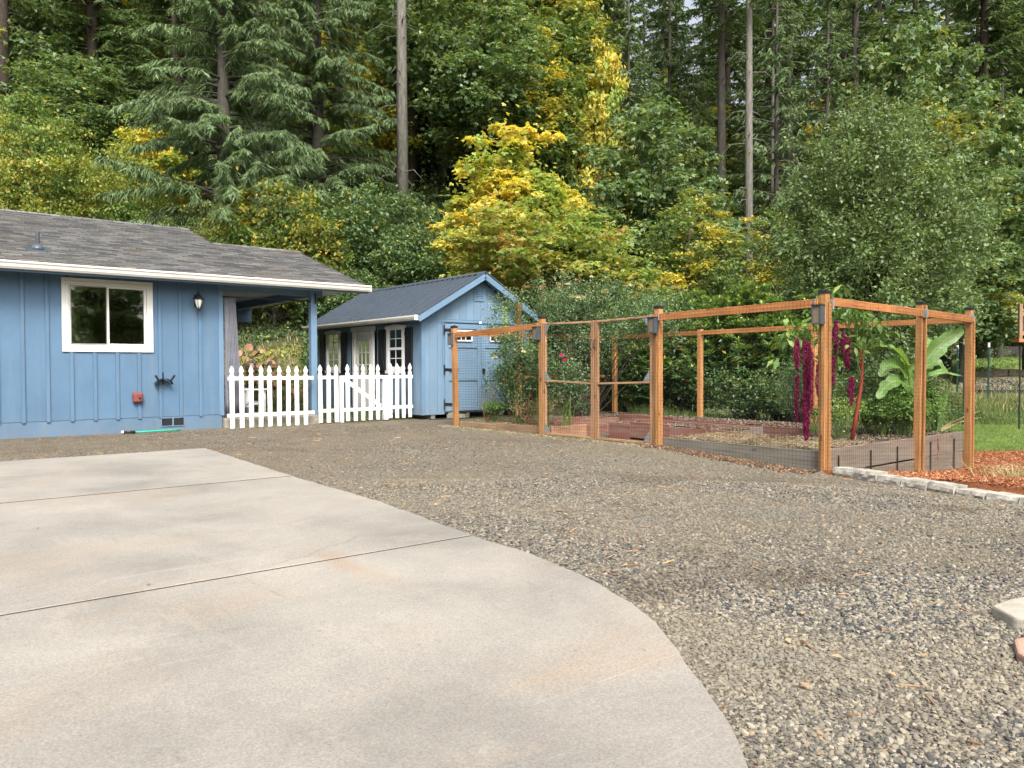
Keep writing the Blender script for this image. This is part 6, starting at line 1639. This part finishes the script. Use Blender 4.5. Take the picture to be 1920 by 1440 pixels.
bush('hedge_shrub', 'dark shrub behind the left end of the hedge near the arch', 'shrub', 13.9, 13.6, .0, [(0, 0, 1.1, .9, 1.2, 1.1)], 150, .24, 44, .08, .05, M['shrub_g'], 15, 40, M['bark'])
bush('hedge_shrub', 'green shrub behind the climbing rose toward the shed', 'shrub', 11.9, 14.6, .0, [(0, 0, 1.0, 1.0, .9, 1.1)], 150, .24, 44, .07, .04, M['zin'], 16, 40, M['bark'])

# amaranth with hanging crimson tassels
ax, ay = 10.62, 5.55
am = plant('amaranth', 'tall red-stemmed amaranth with long crimson tassels by the corner post', 'amaranth', ax, ay, .10)
R_ = Vector((.781, -.625, 0)); Fw = Vector((.625, .781, 0))
def q(r, f, z): v = R_ * r + Fw * f; return Vector((v.x, v.y, z))
MB().tube([q(0, 0, -.03), q(.06, 0, .35), q(.13, 0, .8), q(.14, 0, 1.15), q(.04, 0, 1.5), q(-.15, 0, 1.75)], [.032, .03, .026, .022, .014, .008], 8).build('stem', M['stem_red'], am, smooth=True)
mb = MB(); tips = []
for (r, f, z, z0) in ((-.85, -.1, 1.62, 1.15), (-.62, -.25, 1.66, 1.2), (-.30, .1, 1.78, 1.3), (-.2, -.2, 1.86, 1.3), (.05, .15, 1.80, 1.25), (.22, -.1, 1.62, 1.1), (.33, .1, 1.45, 1.0), (-.5, .2, 1.55, 1.1), (-.1, -.1, 1.4, .9), (-.95, .1, 1.45, 1.1)):
    a = q(.13, 0, z0); c = q(r, f, z); mb.tube([a, a.lerp(c, .5) + Vector((0, 0, .12)), c], [.012, .009, .005], 5, cap=False); tips.append(c)
mb.build('branches', M['stem_green'], am)
cl = Cloud()
TP = np.array([list(c) for c in tips]); C = np.repeat(TP, 6, 0) + g.normal(0, .13, (len(TP) * 6, 3))
clump_leaves(cl, C, np.full(len(C), .11), 7, .17, .065, g, 1, .8, .9); link('leaves', cl.mesh('leaves', M['zin']), am)
def tassel(par, r, f, ztop, L, w, seed):
    gg = np.random.default_rng(seed); n = int(900 * L / .5 * (w / .07)); cl = Cloud()
    t_ = gg.random(n); prof_ = np.interp(t_, [0, .15, .6, .85, 1], [.5, .9, 1.0, .6, .08]) * w / 2 * (1 + .25 * np.sin(t_ * 23 + seed) * np.sin(t_ * 7))
    a = gg.uniform(0, 6.28, n); rr = prof_ * gg.random(n) ** .4
    c0 = q(r, f, 0); P = np.stack([c0.x + np.cos(a) * rr + .01 * np.sin(t_ * 9), c0.y + np.sin(a) * rr, ztop - L * t_], 1)
    dr = np.stack([np.cos(a) * .35, np.sin(a) * .35, -np.ones(n)], 1) + gg.normal(0, .25, (n, 3))
    cl.add(*leaf_mesh_arrays(P, dr, gg.normal(0, 1, (n, 3)), .042, .007)); return link('tassel', cl.mesh('tassel', M['tassel']), par)
def zt(py, D=10.4): return zat(py, D, 1500) - .10
for i, (px, y0, y1, w) in enumerate(((1512, 690, 832, .11), (1494, 700, 790, .06), (1494, 632, 690, .085), (1508, 635, 700, .06), (1516, 640, 720, .07), (1522, 660, 770, .05), (1588, 630, 690, .10), (1580, 620, 662, .07), (1596, 705, 758, .085), (1566, 600, 660, .07), (1562, 665, 720, .06), (1533, 680, 740, .045))):
    D = 10.45 + .12 * math.sin(i * 2.3); X, Y = at(px, D); v = Vector((X - ax, Y - ay, 0)); tassel(am, v.dot(R_), v.dot(Fw), zt(y0, D), zt(y0, D) - zt(y1, D), w * .8, 100 + i)

# banana
bx_, by_ = 12.05, 5.55
ba = plant('banana_plant', 'young banana plant with broad arching leaves behind the leaning post', 'banana plant', bx_, by_, .10)
MB().tube([(0, 0, -.03), (0, 0, .4), (.02, 0, .8)], [.07, .055, .035], 10).build('stem', M['banana'], ba, smooth=True)
Db = bx_ * .625 + by_ * .781
def bleaf(pts_px, wid, seed, tear=.25, roll=0.0, dpt=0.0):
    """leaf along an arching midrib given by sight lines at the plant's own depth"""
    P = []
    m = len(pts_px)
    for i, (px, py) in enumerate(pts_px):
        D = Db + dpt * i / (m - 1); X, Y = at(px, D); P.append(Vector((X - bx_, Y - by_, zat(py, D, px) - .10)))
    P = smooth_curve3(P, 8); n = len(P); V = []; Fc = []
    gg = random.Random(seed)
    for i, p in enumerate(P):
        t = i / (n - 1); w = wid * (math.sin(math.pi * min(1, t * .92 + .06)) ** .55) * (1 if t < .97 else .4)
        d = (P[min(i + 1, n - 1)] - P[max(i - 1, 0)]).normalized()
        s = d.cross(Vector((0, 0, 1))) if abs(d.z) < .85 else d.cross(Fw)
        s = (d.cross(-Fw) * (1 - roll) + s.normalized() * roll); s.normalize(); u = s.cross(d).normalized()
        wv_ = .22 * w * math.sin(t * 21 + seed) + .1 * w * math.sin(t * 47 + seed * 2)
        for k in (-1, -.5, 0, .5, 1):
            ww = w * .9 * (1 + .13 * math.sin(t * 31 * (1 if k > 0 else 1.3) + seed)) * k
            V.append(p + s * ww + u * (abs(k) * w * .28 + (wv_ * abs(k))) )
    for i in range(n - 1):
        for k in range(4):
            a = i * 5 + k; Fc.append((a, a + 1, a + 6, a + 5))
    o = MB().add(V, Fc).build('leaf', M['banana'], ba, smooth=True)
    MB().tube(P[::3] + [P[-1]], [.014 * (1 - j / (len(P[::3]) + 1)) + .002 for j in range(len(P[::3]) + 1)], 5).build('midrib', M['rhodo_new'], o)
def smooth_curve3(P, n=8):
    out = []
    for i in range(len(P) - 1):
        p0 = P[max(i - 1, 0)]; p1 = P[i]; p2 = P[i + 1]; p3 = P[min(i + 2, len(P) - 1)]
        for k in range(n):
            t = k / n; out.append(.5 * ((2 * p1) + (p2 - p0) * t + (2 * p0 - 5 * p1 + 4 * p2 - p3) * t * t + (3 * p1 - p0 - 3 * p2 + p3) * t ** 3))
    out.append(P[-1]); return out
bleaf([(1706, 745), (1724, 695), (1760, 648), (1806, 618)], .145, 1, roll=.15, dpt=.1)
bleaf([(1706, 745), (1703, 690), (1670, 652), (1622, 652)], .12, 2, roll=.75, dpt=-.3)
bleaf([(1705, 745), (1698, 705), (1672, 682), (1650, 706)], .13, 3, roll=.5, dpt=-.2)
bleaf([(1704, 750), (1690, 715), (1664, 722), (1646, 748)], .11, 4, roll=.4, dpt=-.35)
bleaf([(1707, 745), (1722, 700), (1752, 682), (1778, 700)], .12, 5, roll=.6, dpt=-.2)
bleaf([(1707, 750), (1730, 712), (1765, 700), (1806, 706)], .09, 6, roll=.7, dpt=.2)
bleaf([(1708, 745), (1722, 690), (1733, 655), (1742, 635)], .13, 7, roll=.1, dpt=.5)
# leafy flowering shrubs filling the right bed
def rb(px, Y): 
    r = (px - 960) / FPX; D = Y / (.781 - .625 * r); return D * (.625 + .781 * r), Y
for i, (px, Y, w_, h_, lb) in enumerate(((1655, 5.65, .42, .42, 'low leafy shrub right of the red amaranth stem'), (1690, 5.45, .38, .5, 'leafy green shrub below the banana leaves, with a violet bloom'), (1735, 5.7, .4, .62, 'tall light green shrub right of the leaning post'), (1760, 5.5, .36, .6, 'yellow-green shrub beside the sword leaves'), (1625, 5.9, .35, .35, 'small light green shrub behind the amaranth stem'))):
    x, y = rb(px, Y); x = min(x, 12.6)
    t, C = bush('garden_shrub', lb, 'shrub', x, y, .10, [(0, 0, h_ * .55, w_, .38, h_ * .6), (.1, .0, h_ * 1.1, w_ * .5, .25, h_ * .35)], 85, .10, 40, .045, .032, M['zin'], 200 + i, 24)
    if i == 1: flower(t, (-.02, -.3, .52), .045, M['purple'], 9, 'flower')
x, y = rb(1575, 5.8); bush('weedy_plant', 'wiry yellow-green weed sprawling right of the corner post', 'weed', x, y, .10, [(0, 0, .35, .45, .35, .35)], 45, .14, 14, .05, .02, M['rhodo_new'], 31, 70, M['stem_green'], droop=-.2, srad=.004)
x, y = rb(1530, 6.8); bush('weedy_plant', 'low yellow-green sprout at the foot of the big tassel', 'weed', x, y, .10, [(0, 0, .15, .2, .2, .18)], 16, .09, 20, .045, .03, M['zin'], 32, 14)
# sword leaves
x, y = rb(1757, 5.35); sw = plant('gladiolus', 'clump of flattened grey-green sword leaves near the bed corner', 'gladiolus', x, y, .10)
for i in range(13):
    a = g.normal(.15, .28) if i < 9 else g.normal(.9, .2); h = g.uniform(.55, .95) * (1 if i < 9 else .75); V = []
    for k in range(6):
        t_ = k / 5; w = (.026 if i < 9 else .011) * (1 - t_ ** 2) + .002; c = q((math.sin(a) * h * t_) + .12 * t_ * t_ * (1 if i > 8 else 0), g.normal(0, .005) + .05 * math.sin(i), math.cos(a) * h * t_ - (.12 * t_ * t_ if i > 8 else 0)); s_ = q(math.cos(a), .3 * math.sin(i), -math.sin(a)) * w
        V += [c - s_, c + s_]
    MB().add(V, [(2 * k, 2 * k + 1, 2 * k + 3, 2 * k + 2) for k in range(5)]).build('leaf', M['zin'] if i < 9 else M['dry'], sw)
# dry grass tufts on the mulch, and weeds along the slab edge
def tuft(px, py, z, n, h, mat, label, spread=.12, lean=.8):
    D = (EYE - z) * FPX / (py - 690); X, Y = at(px, D); gg = np.random.default_rng(int(px)); a = gg.uniform(0, 6.28, n); B = np.stack([gg.normal(0, spread, n), gg.normal(0, spread, n), np.zeros(n)], 1)
    hh = h * gg.uniform(.5, 1.3, n); S = np.stack([np.cos(a), np.sin(a), 0 * a], 1) * .004
    mid = B + np.stack([gg.normal(0, lean * .4, n) * hh, gg.normal(0, lean * .4, n) * hh, hh * .7], 1); tip = mid + np.stack([gg.normal(0, lean, n) * hh, gg.normal(0, lean, n) * hh, hh * .1], 1)
    V = np.stack([B - S, B + S, mid + S, mid - S, tip], 1).reshape(-1, 3); b = np.arange(n)[:, None] * 5
    me = np_mesh('grass_tuft', V, [b + np.array([[0, 1, 2, 3]]), b + np.array([[3, 2, 4]])], mat)
    return link('grass_tuft', me, loc=(X, Y, gz(X, Y)), label=label, cat='grass')
tuft(1885, 900, -.25, 110, .20, M['dry'], 'dry yellow grass tuft sprawling on the orange mulch', .16, 1.0)
tuft(1908, 893, -.28, 70, .18, M['dry'], 'second dry tuft on the mulch at the right edge', .14, 1.0)
tuft(1440, 838, .10, 120, .14, M['dry'], 'straw tuft beside the grey end board of the island bed', .12, 1.0)
tuft(1490, 842, .10, 90, .14, M['dry'], 'thin straw tuft in front of the big tassel', .14, 1.0)
n = 500; ys = g.uniform(2.0, 11, n); 
def er(n_): 
    yy = g.uniform(1.6, 11.0, n_); yy = yy[np.sin(yy * 5) + np.sin(yy * 2.3) > .9]; return np.interp(yy, curve_y, curve_x) + np.abs(g.normal(0, .02, len(yy))) + .005, yy
blades('edge_weeds', 5000, er, .022, .005, M['grass_t'], 'tiny weeds and moss along the slab edge', 'weeds', lean=.9)

def foot(n_):
    t = g.random(n_); return np.where(t < .5, 5.0 + g.random(n_) * 4.2, 8.62 + g.normal(0, .05, n_)), np.where(t < .5, 14.93 + g.normal(0, .05, n_), 7.6 + g.random(n_) * 5)
blades('edge_weeds', 900, foot, .06, .007, M['grass_t'], 'small weeds at the foot of the picket fence and garden gate', 'weeds', lean=.6)
nl_ = 420; Dl = g.uniform(2.5, 16, nl_); xl = g.uniform(-.62, .6, nl_) * Dl; Xl, Yl = cam2w(xl, Dl); kk = (Yl < 14.8) & (Xl < 8.5); Xl, Yl = Xl[kk], Yl[kk]; nl_ = len(Xl)
on = (Xl < np.interp(Yl, curve_y, curve_x)) & (Yl < 11.27); keep = (~on & (g.random(nl_) < .6)) | (g.random(nl_) < .025); Xl, Yl, on = Xl[keep], Yl[keep], on[keep]; nl_ = len(Xl)
cl = Cloud(); l = g.uniform(.02, .055, nl_)
cl.add(*leaf_mesh_arrays(np.stack([Xl, Yl, np.where(on, .036, ground(Xl, Yl) + .022)], 1), np.stack([g.normal(0, 1, nl_), g.normal(0, 1, nl_), g.normal(0, .12, nl_)], 1), np.stack([g.normal(0, .15, nl_), g.normal(0, .15, nl_), np.ones(nl_)], 1), l, l * .6))
link('fallen_leaves', cl.mesh('fallen_leaves', M['seed']), label='few dry brown leaves scattered over gravel and concrete', cat='leaves', kind='stuff')
